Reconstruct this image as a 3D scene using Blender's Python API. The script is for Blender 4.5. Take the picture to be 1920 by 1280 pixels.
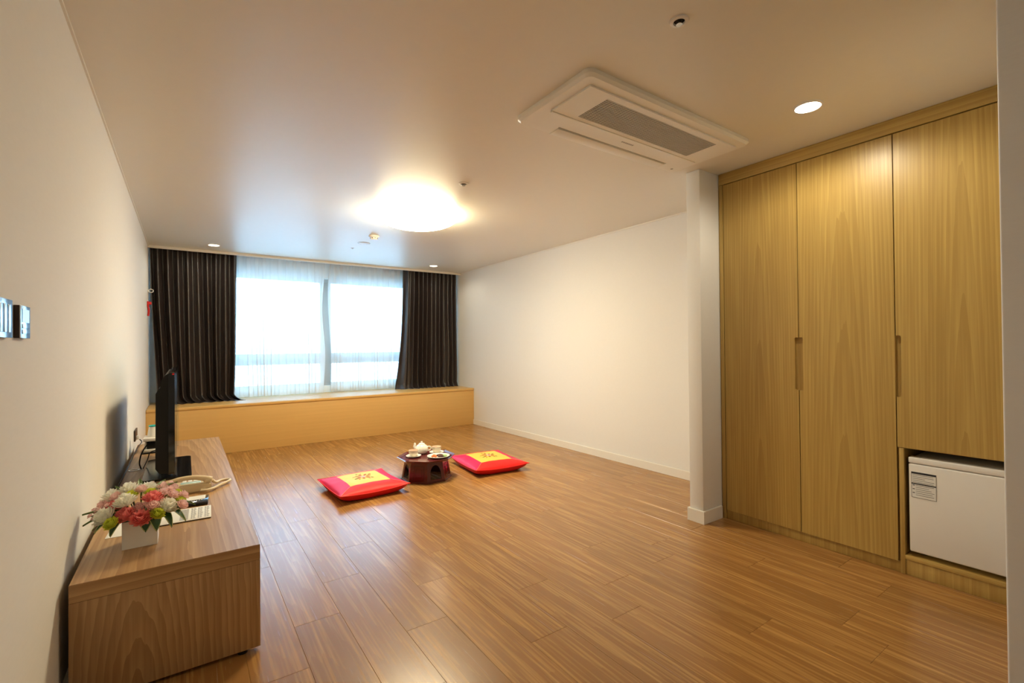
import bpy, bmesh, math, random
from mathutils import Vector, Matrix, noise

random.seed(7)
SC = bpy.context.scene
COL = SC.collection
for o in list(bpy.data.objects):
    bpy.data.objects.remove(o)

# ------------------------------------------------------------------ camera
F_PX, YAW, PITCH, ROLL, CAM_H = 881.1, 34.835, 0.508, -0.501, 1.187
yw, pt, rl = (math.radians(a) for a in (YAW, PITCH, ROLL))
fw = Vector((math.sin(yw) * math.cos(pt), math.cos(yw) * math.cos(pt), math.sin(pt)))
rt = Vector((math.cos(yw), -math.sin(yw), 0))
up = rt.cross(fw)
r2 = rt * math.cos(rl) + up * math.sin(rl)
u2 = -rt * math.sin(rl) + up * math.cos(rl)
cam_d = bpy.data.cameras.new('camera')
cam_d.sensor_fit = 'HORIZONTAL'
cam_d.sensor_width = 36.0
cam_d.lens = F_PX * 36.0 / 1920.0
cam_d.clip_start = 0.02
cam = bpy.data.objects.new('camera', cam_d)
COL.objects.link(cam)
m3 = Matrix((r2, u2, -fw)).transposed()
cam.matrix_world = Matrix.Translation((0, 0, CAM_H)) @ m3.to_4x4()
SC.camera = cam

# ------------------------------------------------------------------ room measures (metres)
H = 2.35                      # ceiling
LX, RX = -0.339, 3.61         # left and right wall
YB = -1.3                     # wall behind the camera
YC = 6.622                    # ceiling edge, front of the curtain pocket
YW = 6.99                     # inner face of the window wall
WX = 3.02                     # wardrobe front
BT = 0.550                    # window bench top
YBF = 6.218                   # window bench front
WIN = (0.15, 3.15, 0.63, 2.165)   # window opening x0 x1 z0 z1

# ------------------------------------------------------------------ world and exposure
SKY_STRENGTH = 20.0
LAMP_STRENGTH = 66.0
SPOT_W = 12.0
SC.view_settings.view_transform = 'Standard'
SC.view_settings.look = 'None'
SC.view_settings.exposure = 0.0
SC.view_settings.gamma = 1.0
SC.view_settings.use_curve_mapping = False
wd = bpy.data.worlds.new('overcast_sky')
SC.world = wd
wd.use_nodes = True
bg = wd.node_tree.nodes['Background']
bg.inputs['Color'].default_value = (0.34, 0.67, 1.0, 1)
bg.inputs['Strength'].default_value = SKY_STRENGTH
# portal in the window opening: emits nothing, only guides the sampling of the sky
pl = bpy.data.lights.new('window_portal', 'AREA')
pl.shape = 'RECTANGLE'
pl.size = WIN[1] - WIN[0]
pl.size_y = WIN[3] - WIN[2]
pl.cycles.is_portal = True
po = bpy.data.objects.new('window_portal', pl)
COL.objects.link(po)
po.location = ((WIN[0] + WIN[1]) / 2, YW + 0.17, (WIN[2] + WIN[3]) / 2)
po.rotation_euler = (math.radians(-90), 0, 0)

# ------------------------------------------------------------------ material helpers
MATS = {}


def _principled(name):
    m = bpy.data.materials.new(name)
    m.use_nodes = True
    nt = m.node_tree
    return m, nt, nt.nodes['Principled BSDF']


def plain(name, col, rough=0.5, spec=0.5, metal=0.0, bump=0.0, bscale=60.0, coat=0.0, var=0.0, sheen=0.0, bmap=None):
    """Plain surface with a little procedural mottling and relief."""
    m, nt, b = _principled(name)
    b.inputs['Roughness'].default_value = rough
    b.inputs['Specular IOR Level'].default_value = spec
    b.inputs['Metallic'].default_value = metal
    b.inputs['Coat Weight'].default_value = coat
    b.inputs['Sheen Weight'].default_value = sheen
    tc = nt.nodes.new('ShaderNodeTexCoord')
    mp = nt.nodes.new('ShaderNodeMapping')
    nt.links.new(tc.outputs['Object'], mp.inputs['Vector'])
    if bmap:
        mp.inputs['Scale'].default_value = bmap
    nz = nt.nodes.new('ShaderNodeTexNoise')
    nz.inputs['Scale'].default_value = bscale
    nz.inputs['Detail'].default_value = 3
    nt.links.new(mp.outputs['Vector'], nz.inputs['Vector'])
    cr = nt.nodes.new('ShaderNodeValToRGB')
    v = var
    cr.color_ramp.elements[0].color = tuple(c * (1 - v) for c in col) + (1,)
    cr.color_ramp.elements[1].color = tuple(min(1, c * (1 + v)) for c in col) + (1,)
    nt.links.new(nz.outputs['Fac'], cr.inputs['Fac'])
    nt.links.new(cr.outputs['Color'], b.inputs['Base Color'])
    if bump > 0:
        bp = nt.nodes.new('ShaderNodeBump')
        bp.inputs['Strength'].default_value = bump
        bp.inputs['Distance'].default_value = 0.004
        nt.links.new(nz.outputs['Fac'], bp.inputs['Height'])
        nt.links.new(bp.outputs['Normal'], b.inputs['Normal'])
    MATS[name] = m
    return m


def wood(name, light, dark, axis='Y', rough=0.4, ring=0.5, fibre=0.5, ring_scale=5.0, stretch=0.06,
         offset=(0, 0, 0), rnd=0.0, hue=0.0, bump=0.08, spec=0.5, distort=3.0, fine=90.0):
    """Veneer: cathedral figure from stretched rings plus fine fibres along the grain axis."""
    m, nt, b = _principled(name)
    N, L = nt.nodes, nt.links
    b.inputs['Specular IOR Level'].default_value = spec
    tc = N.new('ShaderNodeTexCoord')
    oi = N.new('ShaderNodeObjectInfo')
    mul = N.new('ShaderNodeMath'); mul.operation = 'MULTIPLY'; mul.inputs[1].default_value = rnd * 37.0
    L.new(oi.outputs['Random'], mul.inputs[0])
    comb = N.new('ShaderNodeCombineXYZ')
    for k in range(3):
        if 'XYZ'[k] == axis:
            L.new(mul.outputs[0], comb.inputs[k])
    m2 = N.new('ShaderNodeMath'); m2.operation = 'MULTIPLY'; m2.inputs[1].default_value = rnd * 0.35
    L.new(oi.outputs['Random'], m2.inputs[0])
    other = 0 if axis != 'X' else 1
    L.new(m2.outputs[0], comb.inputs[other])
    add = N.new('ShaderNodeVectorMath'); add.operation = 'ADD'
    L.new(tc.outputs['Object'], add.inputs[0]); L.new(comb.outputs[0], add.inputs[1])
    mp = N.new('ShaderNodeMapping')
    sc = [1, 1, 1]; sc['XYZ'.index(axis)] = stretch
    mp.inputs['Scale'].default_value = sc
    mp.inputs['Location'].default_value = offset
    L.new(add.outputs[0], mp.inputs['Vector'])
    wv = N.new('ShaderNodeTexWave'); wv.wave_type = 'RINGS'; wv.rings_direction = 'SPHERICAL'
    wv.wave_profile = 'SAW'
    wv.inputs['Scale'].default_value = ring_scale
    wv.inputs['Distortion'].default_value = distort
    wv.inputs['Detail'].default_value = 1.5
    wv.inputs['Detail Scale'].default_value = 2.2
    wv.inputs['Detail Roughness'].default_value = 0.6
    L.new(mp.outputs[0], wv.inputs['Vector'])
    nf = N.new('ShaderNodeTexNoise')
    nf.inputs['Scale'].default_value = fine; nf.inputs['Detail'].default_value = 5
    mp2 = N.new('ShaderNodeMapping')
    sc2 = [1, 1, 1]; sc2['XYZ'.index(axis)] = 0.022
    mp2.inputs['Scale'].default_value = sc2
    L.new(add.outputs[0], mp2.inputs['Vector']); L.new(mp2.outputs[0], nf.inputs['Vector'])
    nb = N.new('ShaderNodeTexNoise')
    nb.inputs['Scale'].default_value = 14; nb.inputs['Detail'].default_value = 2
    L.new(mp2.outputs[0], nb.inputs['Vector'])
    mixf = N.new('ShaderNodeMath'); mixf.operation = 'MULTIPLY_ADD'
    mixf.inputs[1].default_value = ring
    w1 = N.new('ShaderNodeMath'); w1.operation = 'MULTIPLY'; w1.inputs[1].default_value = fibre
    L.new(nf.outputs['Fac'], w1.inputs[0])
    L.new(wv.outputs['Fac'], mixf.inputs[0]); L.new(w1.outputs[0], mixf.inputs[2])
    a2 = N.new('ShaderNodeMath'); a2.operation = 'MULTIPLY_ADD'; a2.inputs[1].default_value = 0.55
    L.new(nb.outputs['Fac'], a2.inputs[0]); L.new(mixf.outputs[0], a2.inputs[2])
    cr = N.new('ShaderNodeValToRGB')
    cr.color_ramp.elements[0].position = 0.25; cr.color_ramp.elements[1].position = 0.25 + ring * 0.6 + fibre * 0.55 + 0.1
    cr.color_ramp.elements[0].color = tuple(light) + (1,)
    cr.color_ramp.elements[1].color = tuple(dark) + (1,)
    L.new(a2.outputs[0], cr.inputs['Fac'])
    hs = N.new('ShaderNodeHueSaturation')
    L.new(cr.outputs['Color'], hs.inputs['Color'])
    if rnd > 0:
        mr = N.new('ShaderNodeMapRange')
        mr.inputs['To Min'].default_value = 1 - hue; mr.inputs['To Max'].default_value = 1 + hue
        L.new(oi.outputs['Random'], mr.inputs['Value']); L.new(mr.outputs[0], hs.inputs['Value'])
    L.new(hs.outputs['Color'], b.inputs['Base Color'])
    rr = N.new('ShaderNodeMapRange')
    rr.inputs['To Min'].default_value = rough - 0.05; rr.inputs['To Max'].default_value = rough + 0.08
    L.new(nf.outputs['Fac'], rr.inputs['Value']); L.new(rr.outputs[0], b.inputs['Roughness'])
    bp = N.new('ShaderNodeBump'); bp.inputs['Strength'].default_value = bump; bp.inputs['Distance'].default_value = 0.002
    L.new(nf.outputs['Fac'], bp.inputs['Height']); L.new(bp.outputs['Normal'], b.inputs['Normal'])
    MATS[name] = m
    return m


def emit(name, col, strength):
    m = bpy.data.materials.new(name); m.use_nodes = True
    nt = m.node_tree
    nt.nodes.remove(nt.nodes['Principled BSDF'])
    e = nt.nodes.new('ShaderNodeEmission')
    e.inputs['Color'].default_value = tuple(col) + (1,)
    e.inputs['Strength'].default_value = strength
    nt.links.new(e.outputs[0], nt.nodes['Material Output'].inputs['Surface'])
    MATS[name] = m
    return m


def see_through(name, tint, transp, diff_col, rough=None, transl=0.5):
    """Thin sheet: part clear, the rest fabric (translucent + diffuse) or a glassy reflection."""
    m = bpy.data.materials.new(name); m.use_nodes = True
    nt = m.node_tree; N, L = nt.nodes, nt.links
    N.remove(N['Principled BSDF'])
    t = N.new('ShaderNodeBsdfTransparent'); t.inputs['Color'].default_value = tuple(tint) + (1,)
    mx = N.new('ShaderNodeMixShader'); mx.inputs['Fac'].default_value = 1 - transp
    if rough is None:
        d = N.new('ShaderNodeBsdfDiffuse'); d.inputs['Color'].default_value = tuple(diff_col) + (1,)
        tl = N.new('ShaderNodeBsdfTranslucent'); tl.inputs['Color'].default_value = tuple(diff_col) + (1,)
        m2 = N.new('ShaderNodeMixShader'); m2.inputs['Fac'].default_value = transl
        L.new(d.outputs[0], m2.inputs[1]); L.new(tl.outputs[0], m2.inputs[2])
        L.new(m2.outputs[0], mx.inputs[2])
    else:
        g = N.new('ShaderNodeBsdfGlossy'); g.inputs['Roughness'].default_value = rough
        L.new(g.outputs[0], mx.inputs[2])
        fr = N.new('ShaderNodeFresnel'); fr.inputs['IOR'].default_value = 1.45
        L.new(fr.outputs[0], mx.inputs['Fac'])
    L.new(t.outputs[0], mx.inputs[1])
    L.new(mx.outputs[0], N['Material Output'].inputs['Surface'])
    MATS[name] = m
    return m


# ------------------------------------------------------------------ mesh helpers
def link(name, bm, mat, parent=None, smooth=False, loc=None):
    me = bpy.data.meshes.new(name)
    bmesh.ops.recalc_face_normals(bm, faces=bm.faces)
    if smooth:
        for f in bm.faces:
            f.smooth = True
    bm.to_mesh(me); bm.free()
    if smooth == 'auto':
        me.set_sharp_from_angle(angle=math.radians(40))
    if isinstance(mat, str):
        mat = MATS[mat]
    me.materials.append(mat)
    o = bpy.data.objects.new(name, me)
    COL.objects.link(o)
    if parent is not None:
        o.parent = parent
    if loc is not None:
        o.location = loc
    return o


def add_box(bm, x0, x1, y0, y1, z0, z1):
    vs = [bm.verts.new(p) for p in ((x0, y0, z0), (x1, y0, z0), (x1, y1, z0), (x0, y1, z0),
                                    (x0, y0, z1), (x1, y0, z1), (x1, y1, z1), (x0, y1, z1))]
    for f in ((3, 2, 1, 0), (4, 5, 6, 7), (0, 1, 5, 4), (1, 2, 6, 5), (2, 3, 7, 6), (3, 0, 4, 7)):
        bm.faces.new([vs[i] for i in f])
    return vs


def box(name, mat, x0, x1, y0, y1, z0, z1, parent=None, bevel=0.0, seg=2, loc=None):
    bm = bmesh.new()
    add_box(bm, x0, x1, y0, y1, z0, z1)
    if bevel > 0:
        bmesh.ops.bevel(bm, geom=bm.edges[:], offset=bevel, segments=seg, profile=0.5, affect='EDGES')
    return link(name, bm, mat, parent, 'auto' if bevel > 0 else False, loc)


def boxes(name, mat, lst, parent=None):
    bm = bmesh.new()
    for b in lst:
        add_box(bm, *b)
    return link(name, bm, mat, parent)


def add_prism(bm, pts, w0, w1, axis='z'):
    """extrude a 2-D outline along an axis; outline (a,b) is (x,y), (y,z) or (x,z)"""
    def P(a, b, w):
        return {'z': (a, b, w), 'x': (w, a, b), 'y': (a, w, b)}[axis]
    A = [bm.verts.new(P(a, b, w0)) for a, b in pts]
    B = [bm.verts.new(P(a, b, w1)) for a, b in pts]
    n = len(pts)
    bm.faces.new(A[::-1]); bm.faces.new(B)
    for i in range(n):
        bm.faces.new((A[i], A[(i + 1) % n], B[(i + 1) % n], B[i]))


def prism(name, mat, pts, w0, w1, axis='z', parent=None, bevel=0.0, seg=2):
    bm = bmesh.new()
    add_prism(bm, pts, w0, w1, axis)
    if bevel > 0:
        bmesh.ops.recalc_face_normals(bm, faces=bm.faces)
        bmesh.ops.bevel(bm, geom=bm.edges[:], offset=bevel, segments=seg, profile=0.5, affect='EDGES')
    return link(name, bm, mat, parent, 'auto' if bevel > 0 else False)


def rrect(x0, x1, y0, y1, r, n=5):
    out = []
    for cx, cy, a0 in ((x1 - r, y1 - r, 0), (x0 + r, y1 - r, 90), (x0 + r, y0 + r, 180), (x1 - r, y0 + r, 270)):
        for i in range(n + 1):
            a = math.radians(a0 + 90 * i / n)
            out.append((cx + r * math.cos(a), cy + r * math.sin(a)))
    return out


def add_lathe(bm, prof, n=32, cx=0, cy=0, sx=1, sy=1, rot=0.0, close=False):
    rings = []
    for r, z in prof:
        if r < 1e-6:
            rings.append([bm.verts.new((cx, cy, z))])
        else:
            rings.append([bm.verts.new((cx + sx * r * math.cos(rot + 2 * math.pi * i / n), cy + sy * r * math.sin(rot + 2 * math.pi * i / n), z)) for i in range(n)])
    pairs = list(zip(rings[:-1], rings[1:]))
    if close:
        pairs.append((rings[-1], rings[0]))
    for a, b in pairs:
        for i in range(n):
            j = (i + 1) % n
            if len(a) == 1 and len(b) == 1:
                continue
            if len(a) == 1:
                bm.faces.new((a[0], b[i], b[j]))
            elif len(b) == 1:
                bm.faces.new((a[i], a[j], b[0]))
            else:
                bm.faces.new((a[i], a[j], b[j], b[i]))


def lathe(name, mat, prof, parent=None, n=32, cx=0, cy=0, sx=1, sy=1, smooth='auto', rot=0.0, close=False):
    bm = bmesh.new()
    add_lathe(bm, prof, n, cx, cy, sx, sy, rot, close)
    return link(name, bm, mat, parent, smooth)


def catmull(P, k=8, closed=False):
    P = [Vector(p) for p in P]
    n = len(P); out = []
    rng = range(n if closed else n - 1)
    for i in rng:
        p1, p2 = P[i], P[(i + 1) % n]
        p0 = P[i - 1] if (i > 0 or closed) else p1 * 2 - p2
        p3 = P[(i + 2) % n] if (i + 2 < n or closed) else p2 * 2 - p1
        for j in range(k):
            t = j / k
            out.append(0.5 * ((2 * p1) + (-p0 + p2) * t + (2 * p0 - 5 * p1 + 4 * p2 - p3) * t * t + (-p0 + 3 * p1 - 3 * p2 + p3) * t ** 3))
    if not closed:
        out.append(P[-1])
    return out


def add_tube(bm, pts, r, n=8, closed=False):
    pts = [Vector(p) for p in pts]
    m = len(pts); rings = []
    nrm = None
    for i, p in enumerate(pts):
        t = (pts[(i + 1) % m] - pts[i - 1]) if (closed or 0 < i < m - 1) else (pts[1] - pts[0] if i == 0 else pts[-1] - pts[-2])
        if t.length < 1e-9:
            t = Vector((0, 0, 1))
        t.normalize()
        if nrm is None:
            nrm = t.orthogonal().normalized()
        else:
            nrm = nrm - t * nrm.dot(t)
            nrm = nrm.normalized() if nrm.length > 1e-6 else t.orthogonal().normalized()
        bi = t.cross(nrm)
        rr = r[i] if isinstance(r, (list, tuple)) else r
        rings.append([bm.verts.new(p + (nrm * math.cos(2 * math.pi * k / n) + bi * math.sin(2 * math.pi * k / n)) * rr) for k in range(n)])
    for i in range(m if closed else m - 1):
        a, b = rings[i], rings[(i + 1) % m]
        for k in range(n):
            bm.faces.new((a[k], a[(k + 1) % n], b[(k + 1) % n], b[k]))
    if not closed:
        bm.faces.new(rings[0][::-1]); bm.faces.new(rings[-1])


def tube(name, mat, pts, r, parent=None, n=8, closed=False, k=8):
    bm = bmesh.new()
    add_tube(bm, catmull(pts, k, closed) if k else pts, r, n, closed)
    return link(name, bm, mat, parent, True)


def grid(name, mat, fn, nu, nv, parent=None, smooth=True, thick=0.0, bm=None):
    own = bm is None
    bm = bm or bmesh.new()
    V = [[bm.verts.new(fn(i / nu, j / nv)) for i in range(nu + 1)] for j in range(nv + 1)]
    for j in range(nv):
        for i in range(nu):
            bm.faces.new((V[j][i], V[j][i + 1], V[j + 1][i + 1], V[j + 1][i]))
    if not own:
        return None
    o = link(name, bm, mat, parent, smooth)
    if thick:
        md = o.modifiers.new('thickness', 'SOLIDIFY'); md.thickness = thick; md.offset = 0
    return o


def thing(name, label, cat, loc=(0, 0, 0), rotz=0.0, group=None):
    o = bpy.data.objects.new(name, None)
    o.empty_display_size = 0.05
    COL.objects.link(o)
    o.location = loc; o.rotation_euler = (0, 0, rotz)
    o['label'] = label; o['category'] = cat
    if group:
        o['group'] = group
    return o


def tag(o, label, cat, group=None):
    o['label'] = label; o['category'] = cat
    if group:
        o['group'] = group
    return o


def struct(o, label=None, cat=None):
    o['kind'] = 'structure'
    if label:
        o['label'] = label
    if cat:
        o['category'] = cat
    return o


def copy_tree(root, loc=None, rotz=None, label=None):
    r = root.copy(); COL.objects.link(r)
    if loc is not None:
        r.location = loc
    if rotz is not None:
        r.rotation_euler = (0, 0, rotz)
    if label:
        r['label'] = label
    for ch in list(root.children):
        c = ch.copy(); COL.objects.link(c); c.parent = r
        for g in ch.children:
            d = g.copy(); COL.objects.link(d); d.parent = c
    return r


def cut(o, cutters):
    """cut real openings into a solid: each cutter is a bmesh, used once and removed"""
    for bm in cutters:
        c = link('cutter', bm, MATS['metal_white'])
        c.parent = o.parent
        md = o.modifiers.new('opening', 'BOOLEAN'); md.operation = 'DIFFERENCE'; md.solver = 'EXACT'; md.object = c
        bpy.context.view_layer.update()
        me = bpy.data.meshes.new_from_object(o.evaluated_get(bpy.context.evaluated_depsgraph_get()))
        o.modifiers.clear()
        old = o.data; name = old.name; o.data = me; bpy.data.meshes.remove(old); me.name = name
        cm = c.data; bpy.data.objects.remove(c); bpy.data.meshes.remove(cm)
    while len(o.data.materials) > 1:
        o.data.materials.pop()
    for p in o.data.polygons:
        p.material_index = 0


# ------------------------------------------------------------------ materials
plain('wall_paint', (0.80, 0.785, 0.745), 0.75, 0.25, bump=0.10, bscale=50, var=0.02, bmap=(1, 0.35, 1.8))
plain('wall_paint_right', (0.80, 0.785, 0.745), 0.7, 0.25, bump=0.05, bscale=50, var=0.015)
plain('ceiling_paint', (0.80, 0.76, 0.66), 0.40, 1.0, bump=0.02, bscale=25, var=0.015)
plain('trim_white', (0.82, 0.78, 0.70), 0.45, 0.4)
plain('subfloor', (0.45, 0.24, 0.08), 0.8, 0.1)
plain('rubber_black', (0.015, 0.015, 0.015), 0.7, 0.2)
wood('floor_wood', (0.76, 0.43, 0.135), (0.30, 0.142, 0.040), 'Y', 0.235, ring=0.10, fibre=1.25, ring_scale=16, stretch=0.05,
     rnd=1.0, hue=0.09, bump=0.05, fine=75, spec=0.6, distort=2.0)
wood('wardrobe_wood', (0.66, 0.465, 0.145), (0.43, 0.275, 0.072), 'Z', 0.36, ring=0.26, fibre=0.8, ring_scale=24, stretch=0.022,
     rnd=0.25, hue=0.02, bump=0.03, distort=1.1, spec=0.45)
wood('wardrobe_wood_flat', (0.66, 0.465, 0.145), (0.43, 0.275, 0.072), 'Y', 0.4, ring=0.25, fibre=0.6, ring_scale=9, stretch=0.05, bump=0.03)
wood('wardrobe_plinth', (0.66, 0.465, 0.145), (0.43, 0.275, 0.072), 'Z', 0.45, ring=0.2, fibre=0.6, bump=0.03)
wood('bench_wood', (0.74, 0.46, 0.15), (0.68, 0.41, 0.13), 'X', 0.40, ring=0.15, fibre=0.5, ring_scale=7, stretch=0.05, bump=0.03)
wood('console_top', (0.66, 0.42, 0.20), (0.38, 0.21, 0.085), 'Y', 0.36, ring=0.40, fibre=0.7, ring_scale=20, stretch=0.07,
     bump=0.05, offset=(0.02, 0.05, 0), distort=2.0)
wood('console_side', (0.66, 0.42, 0.20), (0.38, 0.21, 0.085), 'Z', 0.42, ring=0.40, fibre=0.7, ring_scale=16, stretch=0.16,
     offset=(0.10, 0, 0.03), bump=0.05, distort=3.0)
wood('console_edge', (0.66, 0.42, 0.20), (0.38, 0.21, 0.085), 'X', 0.42, ring=0.5, fibre=0.6, ring_scale=9, stretch=0.2, bump=0.05)
plain('ac_white', (0.90, 0.88, 0.80), 0.4, 0.4)
plain('ac_dark', (0.06, 0.055, 0.05), 0.6, 0.3)
plain('ac_slat', (0.60, 0.57, 0.50), 0.5, 0.4)
plain('ac_logo', (0.42, 0.39, 0.34), 0.5)
plain('metal_white', (0.82, 0.80, 0.76), 0.35, 0.5)
plain('curtain_brown', (0.030, 0.021, 0.019), 0.33, 0.9, bump=0.08, bscale=120, var=0.25, bmap=(1, 1, 0.05))
plain('black_gloss', (0.006, 0.006, 0.007), 0.12, 0.55)
plain('black_satin', (0.006, 0.006, 0.006), 0.5, 0.25)
plain('cable_black', (0.008, 0.008, 0.008), 0.4, 0.4)
plain('cream_plastic', (0.72, 0.58, 0.36), 0.35, 0.5)
plain('cream_cord', (0.76, 0.64, 0.44), 0.45, 0.4)
plain('white_ceramic', (0.86, 0.83, 0.76), 0.18, 0.5, coat=0.3)
plain('cup_ceramic', (0.84, 0.78, 0.62), 0.25, 0.5)
plain('pot_white', (0.90, 0.88, 0.83), 0.32, 0.45)
plain('paper_white', (0.84, 0.84, 0.80), 0.6, 0.3)
plain('ink_grey', (0.30, 0.31, 0.33), 0.7, 0.2)
plain('ink_dark', (0.05, 0.05, 0.055), 0.7, 0.2)
plain('teal', (0.02, 0.48, 0.42), 0.4, 0.4)
plain('red_plastic', (0.62, 0.015, 0.012), 0.3, 0.5)
plain('dark_brown_plastic', (0.03, 0.015, 0.009), 0.35, 0.5)
plain('brushed_steel', (0.62, 0.66, 0.70), 0.20, 0.5, metal=1.0)
plain('silver', (0.6, 0.6, 0.6), 0.25, 0.5, metal=1.0)
plain('lcd', (0.55, 0.80, 0.85), 0.15, 0.6)
plain('frame_grey', (0.05, 0.075, 0.09), 0.4, 0.5)
plain('frame_taupe', (0.40, 0.34, 0.29), 0.5, 0.4)
plain('frame_light', (0.36, 0.44, 0.49), 0.4, 0.5)
plain('fridge_white', (0.84, 0.82, 0.77), 0.38, 0.45, bump=0.03, bscale=300)
plain('lacquer_red', (0.085, 0.008, 0.007), 0.22, 0.5, coat=0.4, var=0.2, bscale=20)
plain('lacquer_top', (0.10, 0.010, 0.012), 0.2, 0.55, coat=0.5)
plain('silk_magenta', (0.66, 0.010, 0.085), 0.5, 0.3, bump=0.06, bscale=90)
plain('silk_red', (0.74, 0.014, 0.012), 0.5, 0.3, bump=0.06, bscale=90)
plain('silk_yellow', (0.90, 0.52, 0.08), 0.5, 0.35, bump=0.06, bscale=90, var=0.05)
plain('piping_pink', (0.80, 0.24, 0.18), 0.5, 0.3)
plain('thread_brown', (0.36, 0.11, 0.03), 0.6, 0.2)
plain('thread_pink', (0.82, 0.42, 0.40), 0.6, 0.2)
plain('thread_green', (0.14, 0.17, 0.04), 0.6, 0.2)
def petal(name, col):
    m = bpy.data.materials.new(name); m.use_nodes = True
    nt = m.node_tree; N, L = nt.nodes, nt.links
    N.remove(N['Principled BSDF'])
    tc = N.new('ShaderNodeTexCoord'); nz = N.new('ShaderNodeTexNoise'); nz.inputs['Scale'].default_value = 70
    L.new(tc.outputs['Object'], nz.inputs['Vector'])
    cr = N.new('ShaderNodeValToRGB')
    cr.color_ramp.elements[0].color = tuple(c * 0.88 for c in col) + (1,); cr.color_ramp.elements[1].color = tuple(min(1, c * 1.08) for c in col) + (1,)
    L.new(nz.outputs['Fac'], cr.inputs['Fac'])
    d = N.new('ShaderNodeBsdfDiffuse'); t = N.new('ShaderNodeBsdfTranslucent'); mx = N.new('ShaderNodeMixShader'); mx.inputs['Fac'].default_value = 0.5
    L.new(cr.outputs[0], d.inputs['Color']); L.new(cr.outputs[0], t.inputs['Color'])
    L.new(d.outputs[0], mx.inputs[1]); L.new(t.outputs[0], mx.inputs[2]); L.new(mx.outputs[0], N['Material Output'].inputs['Surface'])
    MATS[name] = m


petal('petal_coral', (0.95, 0.33, 0.31))
petal('petal_pink', (0.95, 0.68, 0.64))
petal('petal_white', (0.97, 0.95, 0.84))
petal('petal_lime', (0.70, 0.76, 0.10))
plain('leaf_green', (0.025, 0.09, 0.020), 0.32, 0.5, var=0.3, bscale=40)
plain('leaf_rim', (0.50, 0.55, 0.22), 0.4, 0.4)
plain('leaf_sage', (0.16, 0.24, 0.08), 0.45, 0.4)
plain('snack_orange', (0.62, 0.16, 0.03), 0.5, 0.4, var=0.3)
plain('snack_dark', (0.07, 0.022, 0.012), 0.4, 0.5, var=0.3)
plain('snack_green', (0.38, 0.55, 0.22), 0.5, 0.4)
plain('outdoor_paving', (0.75, 0.76, 0.76), 0.8, 0.2, bscale=2, var=0.05)
plain('facade', (0.80, 0.80, 0.79), 0.8, 0.2, bscale=1, var=0.04)
see_through('sheer_fabric', (0.97, 0.98, 1.0), 0.22, (0.86, 0.85, 0.82), transl=0.32)
see_through('window_glass', (0.94, 0.97, 0.98), 0.9, (1, 1, 1), rough=0.02)
see_through('clear_acrylic', (0.9, 0.93, 0.95), 0.9, (1, 1, 1), rough=0.05)
emit('lamp_glow', (1.0, 0.85, 0.56), LAMP_STRENGTH)
emit('downlight_glow', (1.0, 0.88, 0.68), 14.0)

# ------------------------------------------------------------------ shell
PL_W, PL_L, PL_X0 = 0.1888, 0.985, 0.567
fl = struct(box('floor', 'subfloor', LX - 0.1, RX + 0.1, YB - 0.1, YW + 0.2, -0.12, -0.0022))
shared = {}


def plank_mesh(w, l):
    key = (round(w, 4), round(l, 4))
    if key not in shared:
        bm = bmesh.new()
        add_box(bm, -w / 2, w / 2, 0, l, -0.009, 0)
        top = [e for e in bm.edges if all(v.co.z > -0.001 for v in e.verts)]
        bmesh.ops.bevel(bm, geom=top, offset=0.0006, segments=1, affect='EDGES')
        me = bpy.data.meshes.new('plank'); bm.to_mesh(me); bm.free()
        me.materials.append(MATS['floor_wood'])
        shared[key] = me
    return shared[key]


row_end = {0: 2.50, -1: 2.18, 3: 1.512, 4: 1.87, -2: 1.876, 1: 2.86, 2: 2.20, 5: 2.42, 6: 1.66}
k0 = math.floor((LX - PL_X0) / PL_W)
rr_ = random.Random(3)
YF1 = YBF + 0.03
for k in range(k0, math.ceil((RX - PL_X0) / PL_W)):
    xa = max(LX, PL_X0 + k * PL_W); xb = min(RX, PL_X0 + (k + 1) * PL_W)
    if xb - xa < 0.01:
        continue
    e = row_end.get(k, 1.2 + rr_.random() * PL_L)
    while e > YB:
        e -= PL_L
    ya = YB
    while ya < YF1 - 0.001:
        yb = min(e + PL_L if e < ya + 1e-6 else e, YF1)
        if yb <= ya + 0.01:
            e += PL_L; continue
        g = 0.0004
        me = plank_mesh(xb - xa - 2 * g, yb - ya - 2 * g)
        o = bpy.data.objects.new('plank', me); COL.objects.link(o)
        o.parent = fl
        o.location = ((xa + xb) / 2, ya + g, 0)
        ya = yb; e = yb

struct(box('wall_left', 'wall_paint', LX - 0.12, LX, YB - 0.12, YW + 0.3, -0.02, 2.62))
struct(box('wall_right', 'wall_paint_right', RX, RX + 0.12, 1.937, YW + 0.3, -0.02, 2.62))
struct(box('wall_back', 'wall_paint', LX, RX + 0.12, YB - 0.12, YB, -0.02, 2.62))
# ceiling with the curtain pocket at the window
ceiling_slab = struct(box('ceiling', 'ceiling_paint', LX - 0.12, RX + 0.12, YB - 0.12, YC, H, H + 0.05))
struct(boxes('ceiling_pocket', 'ceiling_paint', [(LX, RX, YC - 0.015, YW, 2.545, 2.60), (LX, RX, YC - 0.015, YC, H + 0.0501, 2.545)]))
struct(box('trim_1', 'trim_white', LX, RX, YC - 0.018, YC + 0.004, H - 0.032, H - 0.0003, bevel=0.003))
# slim mouldings where the walls meet the ceiling
struct(box('trim_2', 'trim_white', LX, LX + 0.008, YB, YC - 0.02, H - 0.012, H - 0.0003))
struct(box('trim_3', 'trim_white', RX - 0.008, RX, 1.95, YC - 0.02, H - 0.012, H - 0.0003))
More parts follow.
